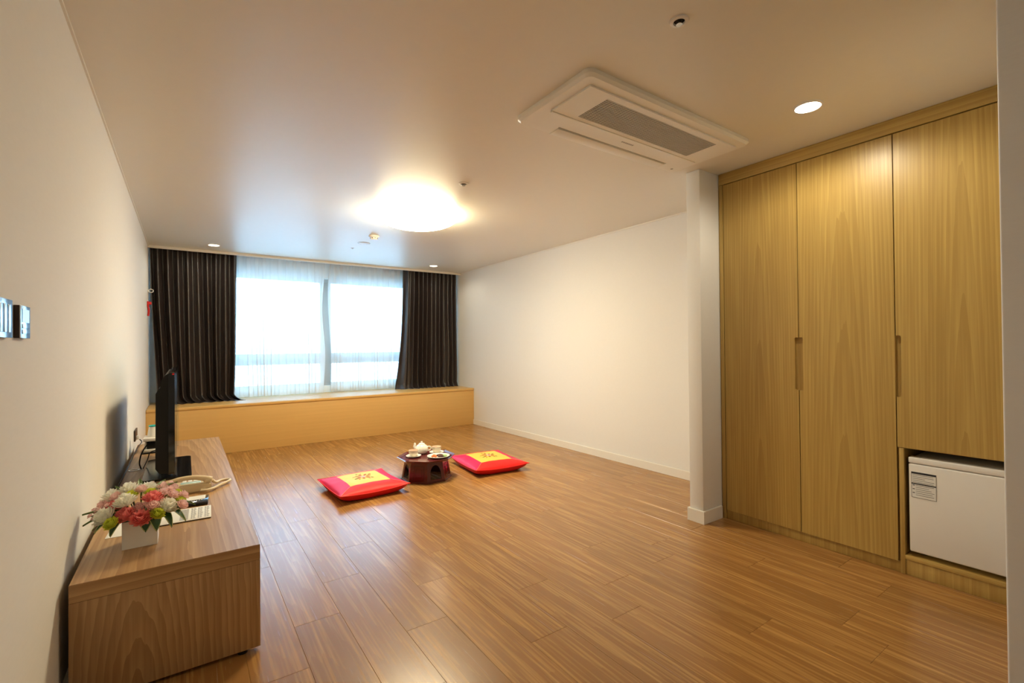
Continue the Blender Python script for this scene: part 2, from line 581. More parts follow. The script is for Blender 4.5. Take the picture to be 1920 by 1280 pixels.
# window wall around the opening
struct(boxes('wall_window', 'wall_paint', [(LX, RX, YW, YW + 0.22, -0.02, WIN[2]), (LX, RX, YW, YW + 0.22, WIN[3], 2.60),
                                         (LX, WIN[0], YW, YW + 0.22, WIN[2], WIN[3]), (WIN[1], RX, YW, YW + 0.22, WIN[2], WIN[3])]))
# end of the partition beside the wardrobe
KX0, KX1, KY0, KY1 = 2.805, RX + 0.12, 1.837, 1.937
struct(box('wall_partition', 'wall_paint_right', KX0, KX1, KY0, KY1, 0, H - 0.0005, bevel=0.003))
struct(box('wall_wardrobe_side', 'wall_paint_right', RX + 0.02, RX + 0.12, YB, KY0, -0.02, H))
# projecting wall by the entrance, hides the end of the wardrobe
struct(box('wall_entrance', 'wall_paint', 2.13, RX + 0.02, YB, 0.337, 0, H - 0.0005, bevel=0.006, seg=3))


def baseboard(name, pts, h=0.08, t=0.012):
    """skirting following a polyline; offset to the left of the direction of travel"""
    bm = bmesh.new()
    for (x0, x1, y0, y1) in pts:
        add_box(bm, x0, x1, y0, y1, 0.0005, h)
    bmesh.ops.bevel(bm, geom=[e for e in bm.edges if all(v.co.z > h - 0.001 for v in e.verts)], offset=0.003, segments=2, affect='EDGES')
    return struct(link(name, bm, 'trim_white', None, 'auto'))


baseboard('baseboard_right', [(RX - 0.012, RX, KY1 + 0.0005, YBF)], 0.075)
baseboard('baseboard_left', [(LX, LX + 0.012, YB, YBF)], 0.075)
baseboard('baseboard_partition', [(KX0 - 0.012, KX0, KY0 - 0.012, KY1 + 0.012), (KX0, 3.01, KY0 - 0.012, KY0), (KX0, RX - 0.012, KY1, KY1 + 0.012)], 0.085)

# ------------------------------------------------------------------ window
wf = struct(boxes('window_1', 'frame_taupe', [
    (WIN[0], WIN[1], YW + 0.10, YW + 0.16, WIN[2], WIN[2] + 0.05), (WIN[0], WIN[1], YW + 0.10, YW + 0.16, WIN[3] - 0.05, WIN[3]),
    (WIN[0], WIN[0] + 0.05, YW + 0.10, YW + 0.16, WIN[2] + 0.05, WIN[3] - 0.05), (WIN[1] - 0.05, WIN[1], YW + 0.10, YW + 0.16, WIN[2] + 0.05, WIN[3] - 0.05)]))
MX = 1.665
box('mullion', 'frame_taupe', MX - 0.07, MX + 0.07, YW + 0.09, YW + 0.17, WIN[2] + 0.05, WIN[3] - 0.05, wf, 0.004)
for xa, xb in ((WIN[0] + 0.05, MX - 0.07), (MX + 0.07, WIN[1] - 0.05)):
    box('transom', 'frame_grey', xa, xb, YW + 0.09, YW + 0.17, 0.955, 1.035, wf, 0.004)
    box('guard_rail', 'frame_light', xa, xb, YW + 0.10, YW + 0.16, 1.0355, 1.105, wf, 0.004)
    for za, zb in ((WIN[2] + 0.05, 0.955), (1.105, WIN[3] - 0.05)):
        box('pane', 'window_glass', xa, xb, YW + 0.128, YW + 0.132, za, zb, wf)
struct(box('window_sill_1', 'trim_white', WIN[0], WIN[1], YW + 0.001, YW + 0.10, WIN[2], WIN[2] + 0.012))
# outdoors: pale paving below and a pale house front opposite, both far overexposed in the picture
struct(box('ground', 'outdoor_paving', -40, 40, 7.5, 60, -5.2, -5.0))

# curtain rail in the pocket
ct = thing('curtain_rail', 'white double curtain rail fixed inside the ceiling pocket above the window', 'curtain rail', (0, 0, 0))
box('track', 'metal_white', LX + 0.02, RX - 0.02, 6.70, 6.725, 2.52, 2.5445, ct)
box('track', 'metal_white', LX + 0.02, RX - 0.02, 6.83, 6.855, 2.52, 2.5445, ct)


# ------------------------------------------------------------------ curtains
def drape(name, x_top, x_bot, pleats, yc, amp, ztop, zbot, mat, label, cat, group, pool=0.0, seed=0, nu=None, side=0, thick=0.0015,
          edge=None, pool_x=0.0, sharp=1.0, xw=0.006, edge_y=None):
    """a hanging cloth: pleats run down, fan out and, with pool > 0, spread forward on the bench"""
    rg = random.Random(seed)
    ph = [rg.uniform(-0.5, 0.5) for _ in range(pleats + 2)]
    am = [rg.uniform(0.65, 1.15) for _ in range(pleats + 2)]
    nu = nu or pleats * 12
    Lh = ztop - zbot

    def f(u, v):
        s = v                         # 0 top, 1 bottom (arc length)
        q = u * pleats
        i = int(min(q, pleats - 1e-6)); fr = q - i
        a = am[i] * (1 - fr) + am[i + 1] * fr
        jit = (ph[i] * (1 - fr) + ph[i + 1] * fr) * 0.5
        w = math.sin(2 * math.pi * (q + jit * s))
        w = math.copysign(abs(w) ** sharp, w)
        depth = amp * a * (0.55 + 0.45 * min(1, s * 4)) * (1 - 0.15 * s)
        x = x_top[0] + (x_top[1] - x_top[0]) * u
        xb = x_bot[0] + (x_bot[1] - x_bot[0]) * u
        ss = s ** 1.5
        x = x * (1 - ss) + xb * ss
        x += xw * a * math.sin(4 * math.pi * (q + jit * s) + 0.6) * (0.5 + 0.5 * s)
        x += 0.012 * noise.noise((u * 6 + seed, s * 2.2, 0.3)) * s
        if edge:
            x += edge(u, s)
        y = yc + depth * w + 0.02 * noise.noise((u * 9 + seed, s * 3.0, 1.7)) * s
        if edge_y:
            y += edge_y(u, s)
        z = ztop - Lh * s
        if pool > 0:
            total = Lh + pool
            d = s * total
            if d > Lh - 0.06:
                e = min((d - (Lh - 0.06)) / (pool + 0.06), 1.0)
                fwd = e ** 1.3
                z = zbot + 0.002 + 0.06 * (1 - e) ** 2.2 + 0.018 * abs(w) * (1 - 0.95 * e)
                y = y - fwd * pool * (0.85 + 0.25 * ph[i]) + 0.25 * depth * w
                x = x + pool_x * fwd * (0.4 + 0.6 * u)
            else:
                z = ztop - d
        return (x, y, z)
    o = grid(name, mat, f, nu, 60, None, True)
    if thick:
        md = o.modifiers.new('thickness', 'SOLIDIFY'); md.thickness = thick; md.offset = 0
    tag(o, label, cat, group)
    return o


drape('drape', (-0.331, 0.525), (-0.235, 0.50), 9, 6.712, 0.046, 2.515, BT, 'curtain_brown',
      'dark brown satin curtain nearer the television, its hem spread on the bench', 'curtain', 'dark curtains', pool=0.13, seed=3, pool_x=0.12, sharp=0.85)
drape('drape', (2.735, 3.575), (2.69, 3.575), 12, 6.705, 0.044, 2.515, BT, 'curtain_brown',
      'dark brown satin curtain against the bare white wall, its edge flared at the bottom', 'curtain', 'dark curtains', pool=0.06, seed=11, pool_x=0.0, sharp=0.8,
      edge=lambda u, s: -(0.03 + 0.11 * s ** 4) * max(0, 1 - u * 9), edge_y=lambda u, s: (0.055 + 0.03 * s) * max(0, 1 - u * 9))
drape('sheer_curtain', (0.40, 1.578), (0.42, 1.585), 13, 6.832, 0.020, 2.515, BT + 0.012, 'sheer_fabric',
      'sheer white curtain on the half of the window toward the television', 'curtain', 'sheer curtains', seed=21, nu=300, thick=0, xw=0.016,
      edge=lambda u, s: 0.018 * math.sin(9 * s + 1) * max(0, (u - 0.9) * 10))
drape('sheer_curtain', (1.665, 2.92), (1.67, 2.90), 14, 6.902, 0.020, 2.515, BT + 0.012, 'sheer_fabric',
      'sheer white curtain on the half of the window toward the bare wall', 'curtain', 'sheer curtains', seed=33, nu=320, thick=0, xw=0.016,
      edge=lambda u, s: 0.02 * math.sin(7 * s + 2.4) * max(0, (0.1 - u) * 10))

# ------------------------------------------------------------------ window bench
wb = thing('window_bench', 'light wood boxed bench running the full width below the window', 'bench', ((LX + RX) / 2, YBF, 0))
hw = (RX - LX) / 2 - 0.001
box('front_panel', 'bench_wood', -hw, hw, 0, 0.02, 0.0005, BT - 0.036, wb, 0.0015)
box('top_board', 'bench_wood', -hw, hw, -0.014, YW - YBF - 0.001, BT - 0.036, BT, wb, 0.012, 4)
box('body', 'bench_wood', -hw, hw, 0.021, YW - YBF - 0.002, 0.0005, BT - 0.037, wb)

# ------------------------------------------------------------------ wardrobe
FY0, FY1 = 0.34, 1.832        # extent along the wall
wr = thing('wardrobe', 'tall built-in light wood wardrobe with three flush doors and slot grips', 'wardrobe', (WX, FY0, 0))


def Yl(y):
    return y - FY0


D = RX - WX
D1, D2, DE = 1.331, 0.864, 1.802
PH, KICK, FT = 2.268, 0.060, 0.648
CB = 0.022                    # door thickness: carcass begins behind it
boxes('carcass', 'wardrobe_wood', [
    (CB + 0.002, D, Yl(D2) - 0.02, Yl(FY1), KICK, PH),                       # full-height unit
    (CB + 0.002, D, Yl(FY0) + 0.001, Yl(D2) - 0.021, FT + 0.005, PH)], wr)   # unit above the fridge
box('top_panel', 'wardrobe_wood_flat', 0.0, D, Yl(FY0) + 0.001, Yl(FY1), PH + 0.007, H - 0.001, wr, 0.001)
box('filler_strip', 'wardrobe_wood', 0.0, CB, Yl(DE) + 0.003, Yl(FY1), 0.0005, PH + 0.0045, wr, 0.001)
box('plinth', 'wardrobe_plinth', 0.012, 0.03, Yl(D2) - 0.004, Yl(DE) + 0.002, 0.0005, KICK - 0.001, wr, 0.001)
HZ0, HZ1, NW = 0.905, 1.222, 0.021


def door(y0, y1, z0, z1, lo, hi):
    """door leaf with a rounded finger notch on its low-y and / or high-y edge"""
    g = 0.0023
    y0 += g; y1 -= g
    p = [(y0, z0), (y1, z0)]
    if hi:
        p += [(y1, HZ0), (y1 - NW + 0.006, HZ0), (y1 - NW, HZ0 + 0.006), (y1 - NW, HZ1 - 0.006), (y1 - NW + 0.006, HZ1), (y1, HZ1)]
    p += [(y1, z1), (y0, z1)]
    if lo:
        p += [(y0, HZ1), (y0 + NW - 0.006, HZ1), (y0 + NW, HZ1 - 0.006), (y0 + NW, HZ0 + 0.006), (y0 + NW - 0.006, HZ0), (y0, HZ0)]
    cy = (y0 + y1) / 2
    o = prism('door', 'wardrobe_wood', [(a - cy, b) for a, b in p], 0.0, CB, 'x', wr)
    o.location = (0, Yl(cy), 0)
    return o


door(D1, DE, KICK, PH, True, False)
door(D2, D1, KICK, PH, False, True)
door(FY0, D2, FT, PH, False, True)
boxes('grip_recess', 'wardrobe_plinth', [(CB - 0.004, CB + 0.0019, Yl(D1) - 0.03, Yl(D1) + 0.03, HZ0 - 0.02, HZ1 + 0.02)], wr)
boxes('grip_recess', 'wardrobe_plinth', [(CB - 0.004, CB + 0.0019, Yl(D2) - 0.03, Yl(D2) + 0.004, HZ0 - 0.02, HZ1 + 0.02)], wr)
# fridge niche: cheek, floor shelf and its board, lined with the same wood
box('niche_cheek', 'wardrobe_wood', 0.004, 0.022, Yl(D2) - 0.026, Yl(D2) - 0.006, 0.0005, FT - 0.002, wr, 0.001)
box('niche_shelf', 'wardrobe_wood_flat', 0.002, D, Yl(FY0) + 0.001, Yl(D2) - 0.0265, 0.080, 0.100, wr, 0.001)
box('niche_plinth', 'wardrobe_plinth', 0.008, 0.03, Yl(FY0) + 0.001, Yl(D2) - 0.0265, 0.0005, 0.079, wr, 0.001)
boxes('niche_lining', 'wardrobe_wood', [(0.023, D, Yl(D2) - 0.026, Yl(D2) - 0.0205, 0.101, FT), (0.023, D, Yl(FY0) + 0.001, Yl(D2) - 0.0265, FT - 0.006, FT + 0.0045),
                                      (D - 0.02, D, Yl(FY0) + 0.001, Yl(D2) - 0.0265, 0.101, FT - 0.006)], wr)

# mini fridge standing in the niche
fr = thing('mini_fridge', 'small off-white fridge with a printed sticker standing in the wardrobe niche', 'fridge', (WX + 0.01, 0.36, 0.1005))
fw_ = 0.462
box('cabinet', 'fridge_white', 0.055, 0.47, 0.004, fw_ - 0.004, 0.014, 0.497, fr, 0.006)
fd = box('door', 'fridge_white', 0.0, 0.048, 0.0, fw_, 0.024, 0.470, fr, 0.008, 3)
box('top_rail', 'fridge_white', 0.0, 0.05, 0.0, fw_, 0.472, 0.503, fr, 0.006, 3)
box('gasket', 'rubber_black', 0.0485, 0.0545, 0.006, fw_ - 0.006, 0.02, 0.49, fr)
for yy in (0.04, fw_ - 0.04):
    for xx in (0.08, 0.42):
        lathe('foot', 'black_satin', [(0, 0), (0.015, 0), (0.015, 0.0135), (0, 0.0135)], fr, 12, xx, yy)
# printed sticker: (distance from the door's niche-side edge, height)
st = box('sticker', 'paper_white', -0.0011, -0.0002, fw_ - 0.109, fw_ - 0.012, 0.303, 0.431, fr)
ink = [(0, 0.097, 0.1275, 0.129), (0, 0.097, 0, 0.0013), (0, 0.0012, 0, 0.129), (0.0958, 0.097, 0, 0.129),
       (0.001, 0.096, 0.119, 0.1275), (0.001, 0.096, 0.067, 0.073)]
rg = random.Random(5)
for i in range(5):
    w_ = 0.085 if i != 2 else 0.05
    ink.append((0.005, 0.005 + w_ * rg.uniform(0.85, 1), 0.113 - i * 0.009, 0.1145 - i * 0.009))
for i in range(6):
    if i in (0, 2, 4):
        ink.append((0.005, 0.014, 0.060 - i * 0.0095, 0.0635 - i * 0.0095))
    ink.append((0.018, 0.018 + 0.072 * rg.uniform(0.7, 1), 0.061 - i * 0.0095, 0.0625 - i * 0.0095))
boxes('print', 'ink_dark', [(-0.0016, -0.00112, fw_ - 0.012 - b, fw_ - 0.012 - a, 0.302 + c, 0.302 + d) for a, b, c, d in ink], st)

# ------------------------------------------------------------------ ceiling unit and fittings
AX0, AX1, AY0, AY1, AT = 1.385, 2.655, 1.408, 1.945, 0.030
ac = thing('air_conditioner', 'flat cream cassette air conditioner with a slatted intake set in the ceiling', 'air conditioner', ((AX0 + AX1) / 2, (AY0 + AY1) / 2, H - AT))
ax, ay = (AX1 - AX0) / 2, (AY1 - AY0) / 2
acx, acy = (AX0 + AX1) / 2, (AY0 + AY1) / 2


def A(x0, x1, y0, y1):
    return (x0 - acx, x1 - acx, y0 - acy, y1 - acy)


bm = bmesh.new()
o0 = rrect(-ax, ax, -ay, ay, 0.035, 6); o1 = rrect(-ax + 0.012, ax - 0.012, -ay + 0.012, ay - 0.012, 0.030, 6)
gx0, gx1, gy0, gy1 = A(1.59, 2.465, 1.505, 1.70)
sx0, sx1, sy0, sy1 = A(1.60, 2.48, 1.853, 1.935)
vt = [bm.verts.new((x, y, AT - 0.0003)) for x, y in o0]
va = [bm.verts.new((x, y, 0.012)) for x, y in o0]; vb = [bm.verts.new((x, y, 0.0)) for x, y in o1]
n_ = len(va)
for lo_, hi_ in ((vb, va), (va, vt)):
    for i in range(n_):
        bm.faces.new((lo_[i], lo_[(i + 1) % n_], hi_[(i + 1) % n_], hi_[i]))
bm.faces.new(vb); bm.faces.new(vt)
panel = link('panel', bm, 'ac_white', ac)
c1 = bmesh.new(); add_box(c1, gx0, gx1, gy0, gy1, -0.02, 0.026)                 # intake
c2 = bmesh.new(); add_box(c2, sx0, sx1, sy0 - 0.002, sy0 + 0.009, -0.02, 0.026)  # air outlet slot
cut(panel, [c1, c2])
fx0, fx1, fy0, fy1 = A(1.45, 2.60, 1.468, 1.735)
bm = bmesh.new()
zf = -0.008
for b_ in ((fx0, gx0, fy0, fy1), (gx1, fx1, fy0, fy1), (gx0, gx1, fy0, gy0), (gx0, gx1, gy1, fy1)):
    add_box(bm, *b_, zf, -0.0003)
link('intake_frame', bm, 'ac_white', ac)
box('ridge', 'ac_white', fx0, fx1, fy1 - 0.008, fy1 + 0.006, zf - 0.004, -0.0003, ac, 0.0015)
box('filter', 'ac_dark', gx0 + 0.0002, gx1 - 0.0002, gy0 + 0.0002, gy1 - 0.0002, 0.023, 0.0258, ac)
slat = None
ns = 17
for i in range(ns):
    yy = gy0 + (i + 0.5) * (gy1 - gy0) / ns
    if slat is None:
        slat = box('slat', 'ac_slat', gx0, gx1, -0.0030, 0.0030, zf + 0.0005, -0.0018, ac)
        slat.location = (0, yy, 0)
    else:
        s2 = slat.copy(); COL.objects.link(s2); s2.location = (0, yy, 0)
nb_ = 44
bar = None
for i in range(nb_ + 1):
    xx = gx0 + 0.002 + i * (gx1 - gx0 - 0.004) / nb_
    if bar is None:
        bar = box('grille_bar', 'ac_slat', -0.001, 0.001, gy0, gy1, zf - 0.0005, zf + 0.0004, ac)
        bar.location = (xx, 0, 0)
    else:
        s2 = bar.copy(); COL.objects.link(s2); s2.location = (xx, 0, 0)
box('air_flap', 'ac_white', sx0 + 0.003, sx1 - 0.003, sy0 + 0.010, sy1, -0.004, -0.0004, ac, 0.0015)
lx0, lx1, ly0, ly1 = A(2.003, 2.10, 1.783, 1.795)
boxes('emblem', 'ac_logo', [(lx0 + i * 0.0140, lx0 + i * 0.0140 + 0.0095, ly0, ly1, -0.0008, -0.0003) for i in range(7)], ac)
ix0, _, iy0, _ = A(2.575, 2.60, 1.885, 1.90)
lathe('receiver', 'ac_logo', [(0, -0.002), (0.008, -0.0015), (0.009, -0.0003)], ac, 16, ix0 + 0.01, iy0 + 0.005)

# dome lamp
cl = thing('ceiling_lamp', 'large round white dome lamp glowing in the middle of the ceiling', 'lamp', (1.685, 3.86, H))
lathe('base_pan', 'metal_white', [(0, -0.0003), (0.315, -0.0003), (0.315, -0.022), (0, -0.022)], cl, 48)
prof = [(0.345 * math.sin(a), -0.022 - 0.098 * (1 - math.cos(a)) ** 0.0 * math.cos(a)) for a in [math.radians(90 * i / 14) for i in range(15)]]
prof[0] = (0, prof[0][1])
lathe('shade', 'lamp_glow', prof + [(0.325, -0.018)], cl, 48, smooth=True)


def downlight(x, y, label, r=0.052, w=SPOT_W):
    t = thing('downlight', label, 'downlight', (x, y, H), 0, 'recessed downlights')
    lathe('trim_ring', 'metal_white', [(r + 0.010, -0.0003), (r + 0.009, -0.004), (r, -0.006), (r, -0.0003)], t, 32)
    lathe('lens', 'downlight_glow', [(0, -0.0035), (r - 0.0004, -0.0035), (r - 0.0004, -0.0005), (0, -0.0005)], t, 32)
    ld = bpy.data.lights.new('downlight_beam', 'SPOT')
    ld.energy = w; ld.color = (1.0, 0.91, 0.72); ld.spot_size = math.radians(168); ld.spot_blend = 0.45; ld.shadow_soft_size = 0.04
    lo = bpy.data.objects.new('downlight_beam', ld); COL.objects.link(lo)
    lo.parent = t; lo.location = (0, 0, -0.012)
    return t


downlight(0.269, 6.248, 'small round downlight in the ceiling above the curtain by the television')
downlight(2.949, 6.202, 'small round downlight in the ceiling above the curtain by the bare wall')
downlight(2.518, 1.052, 'bright round downlight in the ceiling in front of the wardrobe', 0.056, SPOT_W * 2.6)


def sprinkler(x, y, label, s=1.0):
    t = thing('sprinkler', label, 'sprinkler', (x, y, H), 0, 'ceiling sprinklers')
    lathe('escutcheon', 'metal_white', [(0.036 * s, -0.0003), (0.034 * s, -0.005 * s), (0.022 * s, -0.007 * s), (0.021 * s, -0.0003)], t, 24, close=False)
    hb = bmesh.new(); add_lathe(hb, [(0, H - 0.01), (0.0205 * s, H - 0.01), (0.0205 * s, H + 0.035), (0, H + 0.035)], 20, x, y)
    cut(ceiling_slab, [hb])
    lathe('socket', 'silver', [(0.0200 * s, -0.0003), (0.0200 * s, 0.034), (0, 0.034)], t, 20)
    lathe('head', 'silver', [(0, -0.016 * s), (0.012 * s, -0.016 * s), (0.012 * s, -0.014 * s), (0.004 * s, -0.012 * s), (0.005 * s, 0.0335), (0, 0.0335)], t, 14)


sprinkler(1.462, 1.030, 'ceiling sprinkler with a white collar near the air conditioner', 0.95)
sprinkler(1.640, 2.945, 'ceiling sprinkler with a white collar between the lamp and the air conditioner', 1.0)
sprinkler(1.620, 5.590, 'small ceiling sprinkler nearest the window', 0.6)
dt = thing('smoke_detector', 'round white smoke detector on the ceiling between the dome lamp and the window', 'smoke detector', (1.63, 4.86, H))
lathe('base', 'metal_white', [(0, -0.0003), (0.052, -0.0003), (0.052, -0.012), (0.046, -0.016), (0, -0.016)], dt, 28)
lathe('chamber', 'metal_white', [(0.038, -0.0165), (0.036, -0.034), (0.028, -0.042), (0, -0.044)], dt, 28)
boxes('vent', 'ac_dark', [(0.036 * math.cos(a) - 0.004, 0.036 * math.cos(a) + 0.004, 0.036 * math.sin(a) - 0.004, 0.036 * math.sin(a) + 0.004, -0.030, -0.022) for a in [i * math.pi / 4 for i in range(8)]], dt)
sp = thing('ceiling_speaker', 'flat pale round cover plate flush in the ceiling next to the smoke detector', 'cover plate', (1.65, 5.26, H))
lathe('cover', 'ceiling_paint', [(0, -0.004), (0.055, -0.004), (0.062, -0.0003)], sp, 28)
lathe('rim', 'ac_logo', [(0.063, -0.0003), (0.066, -0.002), (0.068, -0.0003)], sp, 28)

# ------------------------------------------------------------------ television console
CX0, CX1, CY0, CY1, CT = -0.315, 0.242, 2.101, 4.855, 0.413
tv_c = thing('tv_console', 'long low brown wood console against the left wall', 'console', ((CX0 + CX1) / 2, CY0, 0))
cw = (CX1 - CX0) / 2; cl_ = CY1 - CY0
bm = bmesh.new()
add_box(bm, -cw, cw, -0.001, cl_ + 0.001, CT - 0.060, CT)
bmesh.ops.bevel(bm, geom=bm.edges[:], offset=0.0015, segments=2, affect='EDGES')
tb = link('top_board', bm, 'console_top', tv_c, 'auto')
# the end grain band of the top keeps its own veneer
box('edge_band', 'console_edge', -cw + 0.0016, cw - 0.0016, -0.0016, -0.00105, CT - 0.0585, CT - 0.0015, tv_c)
for yy in (0, cl_ - 0.03):
    box('side_panel', 'console_side', -cw, cw, yy, yy + 0.03, 0.014, CT - 0.0605, tv_c, 0.0012)
box('back_panel', 'console_side', -cw, -cw + 0.015, 0.0305, cl_ - 0.0305, 0.03, CT - 0.0605, tv_c)
box('bottom_panel', 'console_side', -cw + 0.0155, cw - 0.022, 0.0305, cl_ - 0.0305, 0.03, 0.05, tv_c)
nd = 3
dw = (cl_ - 0.061) / nd
for i in range(nd):
    d_ = box('drawer', 'console_top', cw - 0.021, cw - 0.001, 0.0305 + i * dw + 0.0015, 0.0305 + (i + 1) * dw - 0.0015, 0.051, CT - 0.064, tv_c, 0.001)
for yy in (0.02, cl_ / 2, cl_ - 0.05):
    for xx in (-cw + 0.03, cw - 0.06):
        lathe('foot', 'black_satin', [(0, 0.0005), (0.018, 0.0005), (0.018, 0.0138 if yy != cl_ / 2 else 0.0298), (0, 0.0138 if yy != cl_ / 2 else 0.0298)], tv_c, 12, xx, yy)
lathe('cable_grommet', 'silver', [(0.030, CT + 0.0002), (0.030, CT + 0.003), (0.022, CT + 0.003), (0.022, CT + 0.0002)], tv_c, 24, -0.268 + 0.0365, 3.845 - CY0)

# ------------------------------------------------------------------ television
tv = thing('television', 'black flat television standing sideways to the view on the wood console', 'television', (-0.09, 3.775, CT))
TW = 0.48
bm = bmesh.new()
add_prism(bm, rrect(-TW, TW, 0.062, 0.640, 0.012, 3), 0.012, 0.040, 'x')
link('bezel', bm, 'black_gloss', tv, 'auto')
box('screen', 'black_gloss', 0.0402, 0.0412, -TW + 0.03, TW - 0.03, 0.10, 0.61, tv)
rim = boxes('clear_rim', 'clear_acrylic', [(0.0402, 0.050, -TW - 0.006, -TW + 0.004, 0.06, 0.642), (0.0402, 0.050, TW - 0.004, TW + 0.006, 0.06, 0.642), (0.0402, 0.050, -TW + 0.0042, TW - 0.0042, 0.634, 0.642)], tv)
# the back shell, seen in profile: sloping shoulder and flat rear
bm = bmesh.new()
pr = [(0.0118, 0.632), (-0.004, 0.622), (-0.018, 0.595), (-0.026, 0.552), (-0.032, 0.548), (-0.046, 0.520), (-0.048, 0.10), (-0.030, 0.072), (0.0118, 0.068)]
add_prism(bm, pr, -TW + 0.008, TW - 0.008, 'y')
link('back_shell', bm, 'black_satin', tv, 'auto')
box('neck', 'black_gloss', -0.035, 0.020, -0.11, 0.11, 0.0125, 0.0675, tv, 0.005)
bm = bmesh.new()
add_prism(bm, rrect(-0.118, 0.122, -0.335, 0.300, 0.02, 5), 0.0004, 0.012)
bmesh.ops.bevel(bm, geom=[e for e in bm.edges if all(v.co.z > 0.011 for v in e.verts)], offset=0.004, segments=2, affect='EDGES')
link('stand_base', bm, 'black_gloss', tv, 'auto')
box('logo_lamp', 'red_plastic', 0.030, 0.0398, -TW - 0.0015, -TW + 0.0005, 0.625, 0.634, tv)

# ------------------------------------------------------------------ set-top unit behind the television
ms = thing('media_box', 'black receiver clasped between two white shelves behind the television', 'receiver', (-0.205, 4.48, CT))
box('base_mat', 'black_satin', -0.058, 0.06, -0.10, 0.10, 0.0004, 0.008, ms, 0.002)
box('lower_shelf', 'white_ceramic', -0.05, 0.055, -0.085, 0.085, 0.0085, 0.030, ms, 0.004)
box('receiver', 'black_satin', -0.028, 0.05, -0.07, 0.07, 0.0305, 0.088, ms, 0.003)
prism('support', 'white_ceramic', [(-0.048, 0.0305), (-0.030, 0.0305), (-0.030, 0.0875), (-0.040, 0.0875)], -0.06, 0.06, 'y', ms, 0.002)
box('upper_shelf', 'white_ceramic', -0.05, 0.055, -0.085, 0.085, 0.0885, 0.112, ms, 0.004)
cp = thing('tumbler', 'white tumbler with a teal lid standing on the shelf behind the television', 'tumbler', (-0.200, 4.50, CT + 0.1123))
lathe('cup', 'white_ceramic', [(0, 0), (0.034, 0), (0.036, 0.002), (0.026, 0.072), (0, 0.072)], cp, 24)
lathe('lid', 'teal', [(0, 0.0722), (0.027, 0.0722), (0.028, 0.080), (0.022, 0.083), (0, 0.083)], cp, 24)

# wall outlet and cables
ot = thing('wall_outlet', 'dark brown outlet box on the left wall above the console', 'outlet', (LX, 4.93, 0.475))
box('back_box', 'dark_brown_plastic', 0.0004, 0.012, -0.11, 0.09, -0.03, 0.055, ot, 0.002)
box('plug', 'metal_white', 0.0125, 0.032, -0.06, -0.02, -0.022, 0.006, ot, 0.003)
tag(tube('power_cable', 'cable_black', [(-0.305, 4.88, 0.452), (-0.290, 4.86, 0.432), (-0.302, 4.75, 0.419), (-0.308, 4.4, 0.4175), (-0.308, 3.9, 0.4175), (-0.308, 3.4, 0.4175), (-0.309, 2.9, 0.4175)], 0.0035),
    'black power cable lying along the wall edge of the console', 'cable')
tag(tube('signal_cable', 'cable_black', [(-0.141, 3.72, 0.60), (-0.185, 3.74, 0.595), (-0.225, 3.80, 0.53), (-0.240, 3.83, 0.46), (-0.232, 3.845, 0.4155)], 0.0038),
    'thick black cable bowing from the television back down to the grommet', 'cable')
tag(tube('signal_cable', 'cable_black', [(-0.141, 3.90, 0.52), (-0.19, 3.94, 0.50), (-0.205, 3.92, 0.455), (-0.224, 3.858, 0.4155)], 0.0030),
    'thin black cable dropping from the television to the grommet', 'cable')

# ------------------------------------------------------------------ telephone
ph_ = thing('telephone', 'cream desk telephone with its handset on, beside the television', 'telephone', (0.015, 3.14, CT), math.radians(-2))
bm = bmesh.new()
add_prism(bm, [(-0.095, 0.0005), (0.085, 0.0005), (0.085, 0.026), (-0.095, 0.048)], -0.105, 0.105, 'x')
bmesh.ops.recalc_face_normals(bm, faces=bm.faces)
bmesh.ops.bevel(bm, geom=bm.edges[:], offset=0.007, segments=3, affect='EDGES')
bs = link('base', bm, 'cream_plastic', ph_, 'auto')
box('display', 'lcd', -0.035, 0.055, -0.046, -0.012, 0.0405, 0.0445, ph_, 0.001)
for r_ in range(4):
    for c_ in range(3):
        yy = 0.005 + r_ * 0.018
        box('key', 'paper_white', -0.03 + c_ * 0.026, -0.012 + c_ * 0.026, yy, yy + 0.011, 0.030, 0.0415 - (yy + 0.05) * 0.06, ph_, 0.001)
hs_pts = catmull([(-0.112, -0.071, 0.052), (-0.085, -0.072, 0.064), (-0.04, -0.072, 0.077), (0.02, -0.072, 0.079), (0.07, -0.072, 0.068), (0.104, -0.071, 0.054)], 6)
bm = bmesh.new()
rad = [0.0175 - 0.0055 * math.sin(math.pi * i / (len(hs_pts) - 1)) for i in range(len(hs_pts))]
add_tube(bm, hs_pts, rad, 14)
for xx, sgn in ((-0.096, -1), (0.089, 1)):
    add_lathe(bm, [(0, 0.0475), (0.020, 0.0475), (0.022, 0.053), (0.018, 0.064), (0, 0.066)], 18, xx, -0.071)
link('handset', bm, 'cream_plastic', ph_, 'auto')
# coiled cord: leaves the base, runs out to a loop and back under the handset end
path = catmull([(0.058, -0.112, 0.0145), (0.085, -0.125, 0.0145), (0.115, -0.10, 0.0145), (0.145, -0.05, 0.0145), (0.178, -0.005, 0.0145),
                (0.196, 0.030, 0.0145), (0.182, 0.055, 0.0145), (0.150, 0.045, 0.016), (0.128, -0.005, 0.022), (0.116, -0.055, 0.040), (0.108, -0.069, 0.052)], 14)
coil = []
for i, p_ in enumerate(path):
    a = i * 1.9
    t = (path[min(i + 1, len(path) - 1)] - path[max(i - 1, 0)]).normalized()
    n1 = t.cross(Vector((0, 0, 1))).normalized(); n2 = t.cross(n1)
    coil.append(p_ + (n1 * math.cos(a) + n2 * math.sin(a)) * 0.0056)
bm = bmesh.new()
add_tube(bm, path, 0.0075, 8)
add_tube(bm, coil, 0.0035, 6)
link('coiled_cord', bm, 'cream_cord', ph_, True)

